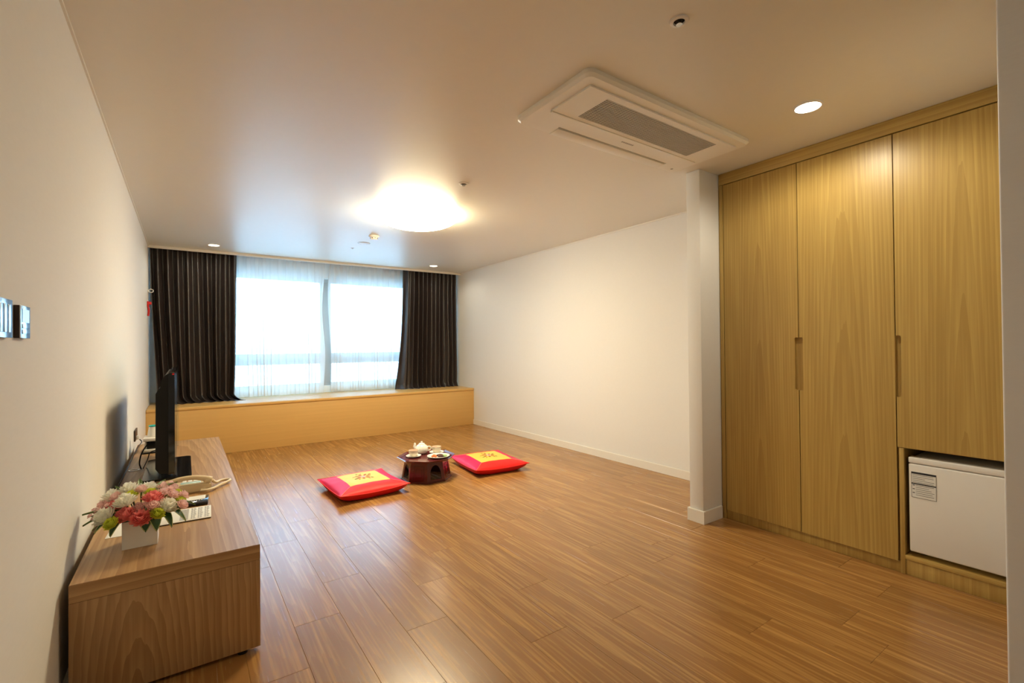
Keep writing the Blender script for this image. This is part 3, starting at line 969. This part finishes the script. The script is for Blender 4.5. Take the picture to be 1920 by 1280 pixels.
# ------------------------------------------------------------------ papers on the console
fo = thing('folder', 'glossy black folder with a white card on top beside the telephone', 'folder', (0.025, 2.865, CT), math.radians(-4))
box('cover', 'black_gloss', -0.105, 0.072, -0.075, 0.055, 0.0004, 0.016, fo, 0.003)
box('card', 'paper_white', -0.10, 0.058, -0.020, 0.050, 0.0163, 0.0175, fo)
rg = random.Random(9)
boxes('print', 'paper_white', [(-0.095 + i * 0.0105, -0.095 + i * 0.0105 + rg.uniform(0.004, 0.008), -0.034, -0.027, 0.01605, 0.0164) for i in range(14)], fo)

gd = thing('printed_guide', 'white laminated guide board with grey printed columns behind the flower pot', 'guide', (0.0, 2.655, CT), math.radians(-2))
box('board', 'paper_white', -0.125, 0.100, -0.095, 0.095, 0.0035, 0.0065, gd, 0.0008)
box('backing', 'black_satin', -0.124, 0.099, -0.094, 0.094, 0.0004, 0.0034, gd)
ink = []
for c_ in range(3):
    x0_ = 0.022 + c_ * 0.026
    for i in range(15):
        ink.append((x0_, x0_ + 0.006, -0.080 + i * 0.0112, -0.0745 + i * 0.0112, 0.0066, 0.0069))
        ink.append((x0_ + 0.008, x0_ + 0.008 + rg.uniform(0.006, 0.013), -0.080 + i * 0.0112, -0.0755 + i * 0.0112, 0.0066, 0.0069))
for i in range(18):
    ink.append((-0.020, 0.012, -0.080 + i * 0.0092, -0.0755 + i * 0.0092, 0.0066, 0.0069))
boxes('print', 'ink_grey', ink, gd)
sh = tag(box('paper_sheet', 'paper_white', -0.075, 0.075, -0.10, 0.10, 0.0004, 0.0016, None, loc=(-0.190, 2.625, CT)),
         'blank white paper sheet partly under the flowers at the wall side', 'paper')
sh.rotation_euler = (0, 0, math.radians(-3))

# ------------------------------------------------------------------ flower pot and flowers
PX, PY = -0.146, 2.402
PH2 = 0.052
PZ = 0.105
fp = thing('potted_flowers', 'pink, cream and lime flowers arranged in a white square pot on the console', 'flowers', (PX, PY, CT), math.radians(0))
bm = bmesh.new()
add_box(bm, -PH2, PH2, -PH2, PH2, 0.0004, 0.008)
for b_ in ((-PH2 - 0.003, PH2 + 0.003, -PH2 - 0.003, -PH2 + 0.004), (-PH2 - 0.003, PH2 + 0.003, PH2 - 0.004, PH2 + 0.003)):
    add_box(bm, *b_, 0.0004, PZ)
for b_ in ((-PH2 - 0.003, -PH2 + 0.004), (PH2 - 0.004, PH2 + 0.003)):
    add_box(bm, *b_, -PH2 + 0.0041, PH2 - 0.0041, 0.0004, PZ)
link('pot', bm, 'pot_white', fp)
box('floral_foam', 'leaf_green', -PH2 + 0.005, PH2 - 0.005, -PH2 + 0.005, PH2 - 0.005, 0.0085, PZ - 0.008, fp)


def bloom_mesh(R, layers, ruffle, seed, cup=0.55):
    """many-petalled bloom: nested ruffled cups, growing along +z"""
    rg = random.Random(seed)
    bm = bmesh.new()
    for l in range(layers):
        t = (l + 1) / layers
        rad = R * (0.22 + 0.78 * t)
        hgt = R * (0.95 - 0.75 * t ** 1.4)
        nw = 5 + l * 3
        p0 = rg.uniform(0, 6.28)
        n = 12 + l * 8
        rings = []
        for j, (s, zz) in enumerate(((0.15, -0.35), (0.60, 0.15), (0.90, 0.62), (1.0, 0.92))):
            ring = []
            for i in range(n):
                a = 2 * math.pi * i / n
                wv = math.sin(nw * a + p0) * 0.5 + math.sin((nw * 2 + 1) * a + p0 * 2) * 0.5
                rr = rad * s * (1 + ruffle * 0.35 * wv * s)
                z = -R * 0.35 + (hgt + R * 0.35) * (zz + 0.35) / 1.27 + ruffle * R * 0.28 * wv * s * s * (1 if i % 2 else 0.55)
                ring.append(bm.verts.new((rr * math.cos(a), rr * math.sin(a), z)))
            rings.append(ring)
        for a_, b_ in zip(rings[:-1], rings[1:]):
            for i in range(n):
                bm.faces.new((a_[i], a_[(i + 1) % n], b_[(i + 1) % n], b_[i]))
    return bm


BL = {}
def bloom(kind):
    if kind not in BL:
        R, layers, ruf, mat, seed = {
            'coral': (0.036, 6, 0.75, 'petal_coral', 1), 'pink': (0.024, 4, 0.6, 'petal_pink', 2), 'white': (0.038, 6, 0.7, 'petal_white', 3),
            'lime': (0.026, 5, 0.5, 'petal_lime', 4), 'bud': (0.011, 2, 0.4, 'petal_pink', 5)}[kind]
        bm = bloom_mesh(R, layers, ruf, seed)
        me = bpy.data.meshes.new('petals'); bmesh.ops.recalc_face_normals(bm, faces=bm.faces); bm.to_mesh(me); bm.free()
        me.materials.append(MATS[mat]); BL[kind] = (me, R)
    return BL[kind]


LAB = {'coral': ('carnation', 'coral pink carnation'), 'pink': ('spray_rose', 'small pale pink rose'), 'white': ('carnation', 'cream white carnation'),
       'lime': ('chrysanthemum', 'lime green chrysanthemum'), 'bud': ('flower_bud', 'tiny pale pink bud')}


def flower(kind, dx, dy, dz, i):
    """one bloom (a part of the arrangement) with its stem as a sub-part; local to the pot"""
    me, R = bloom(kind)
    nm, lab = LAB[kind]
    pos = Vector((dx, dy, PZ + dz))
    d = (pos - Vector((dx * 0.25, dy * 0.25, PZ - 0.07))).normalized()
    b = bpy.data.objects.new(nm, me); COL.objects.link(b); b.parent = fp
    b['label'] = lab
    b.location = pos
    q = Vector((0, 0, 1)).rotation_difference(d) @ Matrix.Rotation(i * 1.3, 3, 'Z').to_quaternion()
    b.rotation_euler = q.to_euler()
    foot = Vector((max(-0.04, min(0.04, dx * 0.3)), max(-0.04, min(0.04, dy * 0.3)), PZ - 0.012)) - pos
    qi = q.inverted()
    st_ = tube('stem', 'leaf_sage', [qi @ foot, qi @ (foot * 0.5 + Vector((0, 0, 0.006))), qi @ (-d * R * 0.3)], 0.0022, b, 6, k=5)


# dx right, dy away, dz above the pot rim
FL = [('coral', -0.030, -0.068, 0.030), ('coral', 0.035, -0.030, 0.072), ('coral', -0.085, 0.02, 0.062), ('coral', -0.002, -0.080, 0.012),
      ('white', 0.075, -0.055, 0.045), ('white', -0.042, -0.035, 0.072), ('white', -0.095, -0.050, 0.032), ('white', -0.045, 0.065, 0.100), ('white', 0.020, 0.075, 0.098), ('white', -0.085, 0.085, 0.085),
      ('lime', 0.035, -0.085, 0.030), ('lime', -0.070, -0.072, 0.022), ('lime', 0.030, 0.010, 0.092), ('lime', 0.125, -0.02, 0.045), ('lime', -0.030, 0.03, 0.098), ('lime', 0.115, 0.055, 0.062),
      ('pink', 0.062, 0.005, 0.088), ('pink', 0.085, 0.035, 0.090), ('pink', 0.105, -0.005, 0.072), ('pink', 0.135, 0.02, 0.058), ('pink', 0.06, 0.07, 0.098), ('pink', -0.075, 0.045, 0.09),
      ('pink', -0.120, -0.01, 0.045), ('pink', 0.002, -0.045, 0.058), ('pink', 0.10, 0.085, 0.088), ('pink', -0.12, 0.05, 0.06), ('pink', 0.045, -0.055, 0.06), ('pink', 0.005, 0.04, 0.105), ('pink', 0.125, -0.045, 0.04),
      ('bud', -0.150, 0.0, 0.040), ('bud', -0.140, -0.03, 0.030), ('bud', -0.145, 0.03, 0.055), ('bud', 0.070, 0.10, 0.115), ('bud', 0.095, 0.11, 0.11), ('bud', 0.03, 0.11, 0.12), ('bud', -0.06, 0.11, 0.115), ('bud', 0.02, -0.06, 0.07), ('bud', -0.10, 0.0, 0.075)]
RADII = {'coral': 0.030, 'pink': 0.020, 'white': 0.031, 'lime': 0.022, 'bud': 0.010}
fpos = [Vector(f_[1:]) for f_ in FL]
for it in range(150):                       # settle the blooms so that none sits inside its neighbour
    for i in range(len(FL)):
        for j in range(i):
            d_ = fpos[i] - fpos[j]
            need = RADII[FL[i][0]] + RADII[FL[j][0]]
            if d_.length < need:
                push = d_.normalized() * (need - d_.length) * 0.25
                fpos[i] += push; fpos[j] -= push
        fpos[i].z = max(fpos[i].z, 0.018)
for i, f_ in enumerate(FL):
    flower(f_[0], fpos[i].x, fpos[i].y, fpos[i].z * 0.82, i)


def leaf(a, length, width, droop, z0, i, rim=True, mat='leaf_green'):
    def f(u, v, grow=0.0, dz=0.0):
        s = v
        w = width * (math.sin(math.pi * min(1, s * 0.93 + 0.05)) ** 0.8) * 0.5
        x = 0.01 + length * s * math.cos(droop * s * 0.9)
        z = 0.012 * math.sin(math.pi * s) - length * s * math.sin(droop * s)
        y = (u - 0.5) * 2 * (w + grow)
        z += abs(u - 0.5) * 0.012 + dz
        return (x, y, z)
    t = grid('leaf', mat, lambda u, v: f(u, v), 6, 10, fp, True)
    t.location = (0.045 * math.cos(a), 0.045 * math.sin(a), PZ + z0); t.rotation_euler = (0, 0, a)
    t['label'] = 'dark green leaf with a pale rim' if rim else 'narrow sage green leaf'
    if rim:
        bm = bmesh.new()
        for side in (0, 1):
            add_tube(bm, [f(side, j / 14) for j in range(15)], 0.0016, 5)
        link('pale_rim', bm, 'leaf_rim', t, True)
    tube('stalk', 'leaf_sage', [(-0.018, 0, -0.03 - z0 * 0.5), (-0.005, 0, -0.008), (0.012, 0, 0.0)], 0.0016, t, 6, k=4)


for i, (ad, ln, wd_, dr, z0) in enumerate(((-78, 0.062, 0.046, 1.0, 0.010), (-58, 0.072, 0.044, 1.0, 0.012), (-140, 0.075, 0.042, 0.75, 0.008), (-160, 0.095, 0.036, 0.4, 0.010), (-20, 0.115, 0.040, 0.55, 0.02),
                                           (180, 0.10, 0.034, 0.45, 0.015), (-35, 0.09, 0.04, 0.8, 0.015), (150, 0.09, 0.035, 0.3, 0.02), (20, 0.11, 0.035, 0.3, 0.03))):
    leaf(math.radians(ad), ln, wd_, dr, z0, i)
for i, (ad, ln, wd_, dr, z0) in enumerate(((-10, 0.13, 0.020, 0.15, 0.035), (60, 0.10, 0.018, -0.3, 0.07), (95, 0.09, 0.018, -0.4, 0.08), (-165, 0.12, 0.018, 0.1, 0.02), (40, 0.10, 0.016, -0.2, 0.07), (130, 0.09, 0.016, -0.4, 0.07), (-175, 0.12, 0.02, -0.1, 0.03))):
    leaf(math.radians(ad), ln, wd_, dr, z0, i, False, 'leaf_sage')

# ------------------------------------------------------------------ left wall fittings
sw = thing('light_switch', 'steel-faced rocker switch plate on the left wall', 'switch', (LX, 1.492, 1.257))
box('housing', 'dark_brown_plastic', 0.0004, 0.010, -0.064, 0.058, -0.042, 0.045, sw, 0.001)
box('plate', 'brushed_steel', 0.0102, 0.012, -0.064, 0.058, -0.042, 0.045, sw, 0.0006)
for yy in (-0.042, -0.012, 0.018):
    box('rocker', 'brushed_steel', 0.0122, 0.0145, yy, yy + 0.027, -0.030, 0.033, sw, 0.0008)
th = thing('thermostat', 'slim steel-faced thermostat with a pale display beside the light switch', 'thermostat', (LX, 1.655, 1.257))
box('housing', 'dark_brown_plastic', 0.0004, 0.0105, -0.044, 0.043, -0.041, 0.039, th, 0.001)
box('plate', 'brushed_steel', 0.0107, 0.0125, -0.044, 0.043, -0.041, 0.039, th, 0.0006)
box('display', 'lcd', 0.0127, 0.0135, -0.030, 0.030, -0.002, 0.030, th)
for i in range(2):
    box('button', 'brushed_steel', 0.0127, 0.0137, -0.030, 0.030, -0.017 - i * 0.014, -0.006 - i * 0.014, th, 0.0004)

eh = thing('escape_hammer', 'red emergency hammer in its holder at the end of the left wall', 'hammer', (LX, 6.47, 1.62))
box('holder', 'red_plastic', 0.0004, 0.018, -0.03, 0.03, 0.02, 0.085, eh, 0.004)
tube('handle', 'red_plastic', [(0.012, 0, 0.02), (0.014, 0.004, -0.03), (0.010, 0.006, -0.075)], 0.010, eh, 10)
box('head', 'red_plastic', 0.0182, 0.040, -0.022, 0.022, 0.050, 0.080, eh, 0.004)
rg_ = thing('ring_hook', 'small white metal ring on a hook at the end of the left wall', 'hook', (LX, 6.56, 1.83))
lathe('mount', 'metal_white', [(0, 0), (0.016, 0), (0.016, 0.006), (0, 0.008)], rg_, 16).rotation_euler = (0, math.radians(90), 0)
bm = bmesh.new()
add_tube(bm, [(0.030 + 0.021 * math.cos(a), 0, 0.018 * math.sin(a)) for a in [2 * math.pi * i / 24 for i in range(24)]], 0.0045, 8, True)
link('ring', bm, 'metal_white', rg_, True)


# ------------------------------------------------------------------ floor cushions
def cushion(label, loc, rotz, hx, hy):
    t = thing('floor_cushion', label, 'cushion', loc, rotz, 'silk floor cushions')
    ZE, HT = 0.062, 0.060

    def P(u, v, top=True, lift=0.0):
        x = hx * u * (1 - 0.045 * (1 - v * v)); y = hy * v * (1 - 0.045 * (1 - u * u))
        bu = max(0.0, (1 - abs(u) ** 2.6)) ** 0.5 * max(0.0, (1 - abs(v) ** 2.6)) ** 0.5
        wr_ = 0.004 * noise.noise((u * 4 + loc[0], v * 4, 0.5)) * bu
        edge = ZE + 0.010 * (u * u * v * v) - 0.010 * (1 - u * u * v * v)
        z = edge + (HT * bu + wr_ + lift if top else -(edge - 0.0006) * min(1.0, bu * 1.7))
        return Vector((x, y, z))
    c = 0.60
    cp_ = grid('centre_panel', 'silk_yellow', lambda a, b: P(c * (2 * a - 1), c * (2 * b - 1)), 24, 24, t)
    for k_, mat in enumerate(('silk_magenta', 'silk_red', 'silk_magenta', 'silk_red')):
        ca, sa = round(math.cos(k_ * math.pi / 2)), round(math.sin(k_ * math.pi / 2))

        def f(a, b):
            kk = c + (1 - c) * b
            u, v = kk, kk * (2 * a - 1)
            return P(u * ca - v * sa, u * sa + v * ca)
        grid('border_panel', mat, f, 24, 12, t)
    grid('underside', 'silk_red', lambda a, b: P(2 * a - 1, 2 * b - 1, False), 24, 24, t)
    bm = bmesh.new()
    for su in (-1, 1):
        for sv in (-1, 1):
            add_tube(bm, [P(su * (c + (1 - c) * i / 10), sv * (c + (1 - c) * i / 10), True, 0.001) for i in range(11)], 0.0024, 6)
    link('mitre_piping', bm, 'piping_pink', t, True)
    n = 20
    loop = [(1, -1 + 2 * i / n) for i in range(n)] + [(1 - 2 * i / n, 1) for i in range(n)] + [(-1, 1 - 2 * i / n) for i in range(n)] + [(-1 + 2 * i / n, -1) for i in range(n)]
    bm = bmesh.new(); add_tube(bm, [P(u, v) for u, v in loop], 0.0035, 6, True)
    link('edge_piping', bm, 'silk_red', t, True)
    # embroidery: a blossom with stalks and leaves, raised thread
    for nm, mat, items in (('embroidered_blossom', 'thread_pink', [(0.0, 0.0, 0.10, 0)]),
                           ('embroidered_petals', 'thread_brown', [(0.17 * math.cos(a), 0.17 * math.sin(a), 0.055, a) for a in [i * math.pi / 3.5 for i in range(7)]] + [(0.28 * math.cos(a), 0.28 * math.sin(a), 0.03, a) for a in (0.4, 1.5, 2.9, 4.0, 5.1)]),
                           ('embroidered_leaves', 'thread_green', [(0.24, 0.12, 0.045, 0.6), (-0.1, 0.30, 0.04, 1.8), (0.2, -0.22, 0.04, 5.3), (-0.26, -0.12, 0.04, 3.5)])):
        bm = bmesh.new()
        for (u, v, r_, a) in items:
            ctr = bm.verts.new(P(u, v, True, 0.0022)); ring = []
            for i in range(12):
                an = 2 * math.pi * i / 12
                pu = r_ * math.cos(an) * 1.4; pv = r_ * math.sin(an) * 0.75
                if r_ > 0.09:
                    pu = r_ * math.cos(an) * (0.85 + 0.25 * math.cos(5 * an)); pv = r_ * math.sin(an) * (0.85 + 0.25 * math.cos(5 * an))
                ring.append(bm.verts.new(P(u + pu * math.cos(a) - pv * math.sin(a), v + pu * math.sin(a) + pv * math.cos(a), True, 0.0012)))
            for i in range(12):
                bm.faces.new((ctr, ring[i], ring[(i + 1) % 12]))
        link(nm, bm, mat, cp_, True)
    return t


cushion('red and yellow silk cushion lying on the console side of the tea table', (1.212, 3.925, 0.0005), math.radians(3), 0.281, 0.298)
cushion('red and yellow silk cushion lying on the white wall side of the tea table', (2.445, 3.940, 0.0005), math.radians(-6), 0.275, 0.325)

# ------------------------------------------------------------------ octagonal tea table
TX, TY = 1.795, 3.955
tt = thing('tea_table', 'low octagonal dark red lacquer tea table between the two cushions', 'table', (TX, TY, 0))
RB, RT_, ZT = 0.222, 0.192, 0.170


def octv(r, k, z):
    a = math.radians(22.5 + 45 * k)
    return Vector((r * math.cos(a), r * math.sin(a), z))


def arch(n=10):
    """opening outline in face coordinates (s across -1..1, h 0..1): straight sides, pointed ogee top"""
    pts = [(-0.62, 0.16), (0.62, 0.16), (0.62, 0.50)]
    for i in range(1, n):
        a = i / n
        pts.append((0.62 * math.cos(a * math.pi / 2) ** 0.8, 0.50 + 0.36 * math.sin(a * math.pi / 2) ** 1.2))
    pts.append((0, 0.88))
    for i in range(n - 1, 0, -1):
        a = i / n
        pts.append((-0.62 * math.cos(a * math.pi / 2) ** 0.8, 0.50 + 0.36 * math.sin(a * math.pi / 2) ** 1.2))
    pts.append((-0.62, 0.50))
    return pts


for k in range(8):
    a0, b0, a1, b1 = octv(RB, k, 0.0005), octv(RB, k + 1, 0.0005), octv(RT_, k, ZT), octv(RT_, k + 1, ZT)
    nrm = ((a0 + b0) / 2); nrm.z = 0; nrm.normalize()

    def fc(s, h_, d=0.0):
        lo = a0.lerp(b0, (s + 1) / 2); hi = a1.lerp(b1, (s + 1) / 2)
        return lo.lerp(hi, h_) - nrm * d
    bm = bmesh.new()
    th_ = 0.010
    if k % 2 == 1:      # faces square to the room walls carry the opening
        hole = arch()
        outer = [(-1, 0), (1, 0), (1, 0.5), (1, 1), (0, 1), (-1, 1), (-1, 0.5)]
        # bridge outer frame to hole by angle
        c0 = (0, 0.48)
        m_ = len(hole)
        def ray(p):
            dx, dy = p[0] - c0[0], p[1] - c0[1]
            ts = []
            if dx: ts.append(((1 if dx > 0 else -1) - c0[0]) / dx)
            if dy: ts.append(((1 if dy > 0 else 0) - c0[1]) / dy)
            t_ = min(q for q in ts if q > 0)
            return (c0[0] + dx * t_, c0[1] + dy * t_)
        angs = []
        out_pts = [ray(p) for p in hole]
        for dd, flip in ((0, False), (th_, True)):
            pass
        F = [bm.verts.new(fc(*p)) for p in hole]; G = [bm.verts.new(fc(*p, th_)) for p in hole]
        FO = [bm.verts.new(fc(*p)) for p in out_pts]; GO = [bm.verts.new(fc(*p, th_)) for p in out_pts]
        corners = [(-1, 0), (1, 0), (1, 1), (-1, 1)]
        for i in range(m_):
            j = (i + 1) % m_
            pa, pb = out_pts[i], out_pts[j]
            cn = None
            if abs(pa[0] - pb[0]) > 1e-6 and abs(pa[1] - pb[1]) > 1e-6:
                cn = min(corners, key=lambda q: (q[0] - (pa[0] + pb[0]) / 2) ** 2 + (q[1] - (pa[1] + pb[1]) / 2) ** 2)
            if cn:
                vf = bm.verts.new(fc(*cn)); vg = bm.verts.new(fc(*cn, th_))
                bm.faces.new((F[i], F[j], FO[j], vf, FO[i])); bm.faces.new((G[i], GO[i], vg, GO[j], G[j]))
            else:
                bm.faces.new((F[i], F[j], FO[j], FO[i])); bm.faces.new((G[i], GO[i], GO[j], G[j]))
            bm.faces.new((F[i], G[i], G[j], F[j]))
        link('skirt_panel', bm, 'lacquer_red', tt)
    else:
        A_ = [bm.verts.new(fc(s, h_)) for s, h_ in ((-1, 0), (1, 0), (1, 1), (-1, 1))]
        B_ = [bm.verts.new(fc(s, h_, th_)) for s, h_ in ((-1, 0), (1, 0), (1, 1), (-1, 1))]
        bm.faces.new(A_); bm.faces.new(B_[::-1])
        for i in range(4):
            bm.faces.new((A_[i], B_[i], B_[(i + 1) % 4], A_[(i + 1) % 4]))
        pn = link('skirt_panel', bm, 'lacquer_red', tt)
        bm = bmesh.new()
        for w_ in (0.62, 0.36):
            q = [(-w_, 0.5 - w_ * 0.55), (w_, 0.5 - w_ * 0.55), (w_, 0.5 + w_ * 0.55), (-w_, 0.5 + w_ * 0.55)]
            add_tube(bm, [fc(s, h_, -0.0006) for s, h_ in q], 0.0026, 6, True)
        link('carved_square', bm, 'lacquer_red', pn)
bm = bmesh.new()
add_lathe(bm, [(0, ZT + 0.0003), (0.205, ZT + 0.0003), (0.247, 0.182), (0.262, 0.199), (0.258, 0.201), (0.240, 0.188), (0.232, 0.186), (0, 0.186)], 8, rot=math.radians(22.5))
link('table_top', bm, 'lacquer_top', tt)
lathe('foot_rim', 'lacquer_red', [(RB + 0.005, 0.0004), (RB + 0.005, 0.012), (RB - 0.012, 0.012), (RB - 0.012, 0.0004)], tt, 8, rot=math.radians(22.5), smooth=False, close=True)
ZS = 0.1863


def cup_set(x, y, lab):
    s = thing('saucer', 'small white saucer under the ' + lab, 'saucer', (x, y, ZS), 0, 'tea saucers')
    lathe('dish', 'white_ceramic', [(0, 0.0004), (0.036, 0.0004), (0.041, 0.003), (0.067, 0.012), (0.068, 0.014), (0.041, 0.007), (0, 0.006)], s, 36)
    c = thing('teacup', 'cream ' + lab, 'cup', (x, y, ZS + 0.0064), 0, 'teacups')
    lathe('body', 'cup_ceramic', [(0, 0), (0.026, 0), (0.028, 0.006), (0.039, 0.020), (0.043, 0.040), (0.0435, 0.056), (0.0405, 0.056), (0.039, 0.040), (0.034, 0.020), (0, 0.010)], c, 36)
    lathe('tea', 'snack_orange', [(0, 0.040), (0.0385, 0.040)], c, 36)


cup_set(1.700, 4.022, 'teacup standing on the console side of the snack plate')
cup_set(1.936, 4.037, 'teacup standing behind the snack plate, by the wall-side cushion')
tp = thing('teapot', 'round white teapot with an upright spout on the tea table', 'teapot', (1.814, 4.100, ZS))
lathe('body', 'white_ceramic', [(0, 0.0004), (0.036, 0.0004), (0.052, 0.014), (0.061, 0.036), (0.058, 0.058), (0.044, 0.078), (0.030, 0.088), (0, 0.090)], tp, 36, smooth=True)
lid = lathe('lid', 'white_ceramic', [(0.030, 0.0885), (0.026, 0.096), (0.012, 0.101), (0, 0.102)], tp, 28)
lathe('knob', 'white_ceramic', [(0.005, 0.101), (0.010, 0.108), (0.008, 0.115), (0, 0.117)], lid, 16)
dirl = Vector((-0.82, 0.57, 0))
bm = bmesh.new()
sp_ = catmull([dirl * 0.045 + Vector((0, 0, 0.040)), dirl * 0.066 + Vector((0, 0, 0.062)), dirl * 0.062 + Vector((0, 0, 0.088)), dirl * 0.070 + Vector((0, 0, 0.098))], 6)
add_tube(bm, sp_, [0.016 - 0.009 * i / (len(sp_) - 1) for i in range(len(sp_))], 12)
link('spout', bm, 'white_ceramic', tp, True)
tube('handle', 'white_ceramic', [-dirl * 0.050 + Vector((0, 0, 0.066)), -dirl * 0.080 + Vector((0, 0, 0.064)), -dirl * 0.086 + Vector((0, 0, 0.042)), -dirl * 0.056 + Vector((0, 0, 0.026))], 0.0055, tp, 10)
SXp, SYp = 1.876, 3.874
spl = thing('snack_plate', 'oval white plate of snacks near the edge of the tea table', 'plate', (SXp, SYp, ZS))
lathe('dish', 'white_ceramic', [(0, 0.0004), (0.060, 0.0004), (0.070, 0.004), (0.099, 0.015), (0.101, 0.017), (0.070, 0.0085), (0, 0.007)], spl, 44)
rv = Vector((0.82, -0.57)); fv = Vector((0.57, 0.82))
rg = random.Random(4)
SN = [('orange', -0.050, -0.018), ('orange', -0.032, 0.004), ('orange', -0.022, -0.022), ('orange', -0.045, 0.018), ('dark', -0.004, 0.022), ('dark', 0.008, -0.012), ('dark', 0.024, 0.012), ('dark', 0.030, -0.018), ('dark', 0.012, 0.035), ('green', 0.056, 0.012), ('green', 0.060, -0.010)]
for i, (k_, a, b) in enumerate(SN):
    x, y = SXp + rv.x * a + fv.x * b, SYp + rv.y * a + fv.y * b
    bm = bmesh.new()
    if k_ == 'green':
        for q in range(5):
            an = q * 1.256
            pts = [(0.004 * math.cos(an), 0.004 * math.sin(an), 0.002), (0.012 * math.cos(an), 0.012 * math.sin(an), 0.010), (0.019 * math.cos(an), 0.019 * math.sin(an), 0.012)]
            add_tube(bm, pts, [0.002, 0.006, 0.002], 6)
        add_lathe(bm, [(0, 0.0), (0.010, 0.0), (0.008, 0.012), (0, 0.016)], 10)
    else:
        n_ = 12 if k_ == 'dark' else 8
        e_ = 1.7 if k_ == 'dark' else 1.2
        add_lathe(bm, [(0, 0.0), (0.010, 0.0), (0.0135, 0.005), (0.012, 0.011), (0.005, 0.015), (0, 0.0145)], n_, sx=e_, sy=0.9)
    o = link('snack' if k_ != 'green' else 'herb_garnish', bm, 'snack_' + k_, None, 'auto')
    o.location = (x, y, ZS + 0.0074); o.rotation_euler = (0, 0, rg.uniform(0, 3.1))
    tag(o, {'orange': 'orange snack piece on the white plate', 'dark': 'dark brown glazed snack on the white plate', 'green': 'pale green herb garnish on the white snack plate'}[k_],
        'snack' if k_ != 'green' else 'garnish', {'orange': 'orange snacks', 'dark': 'brown snacks', 'green': 'herb garnishes'}[k_])
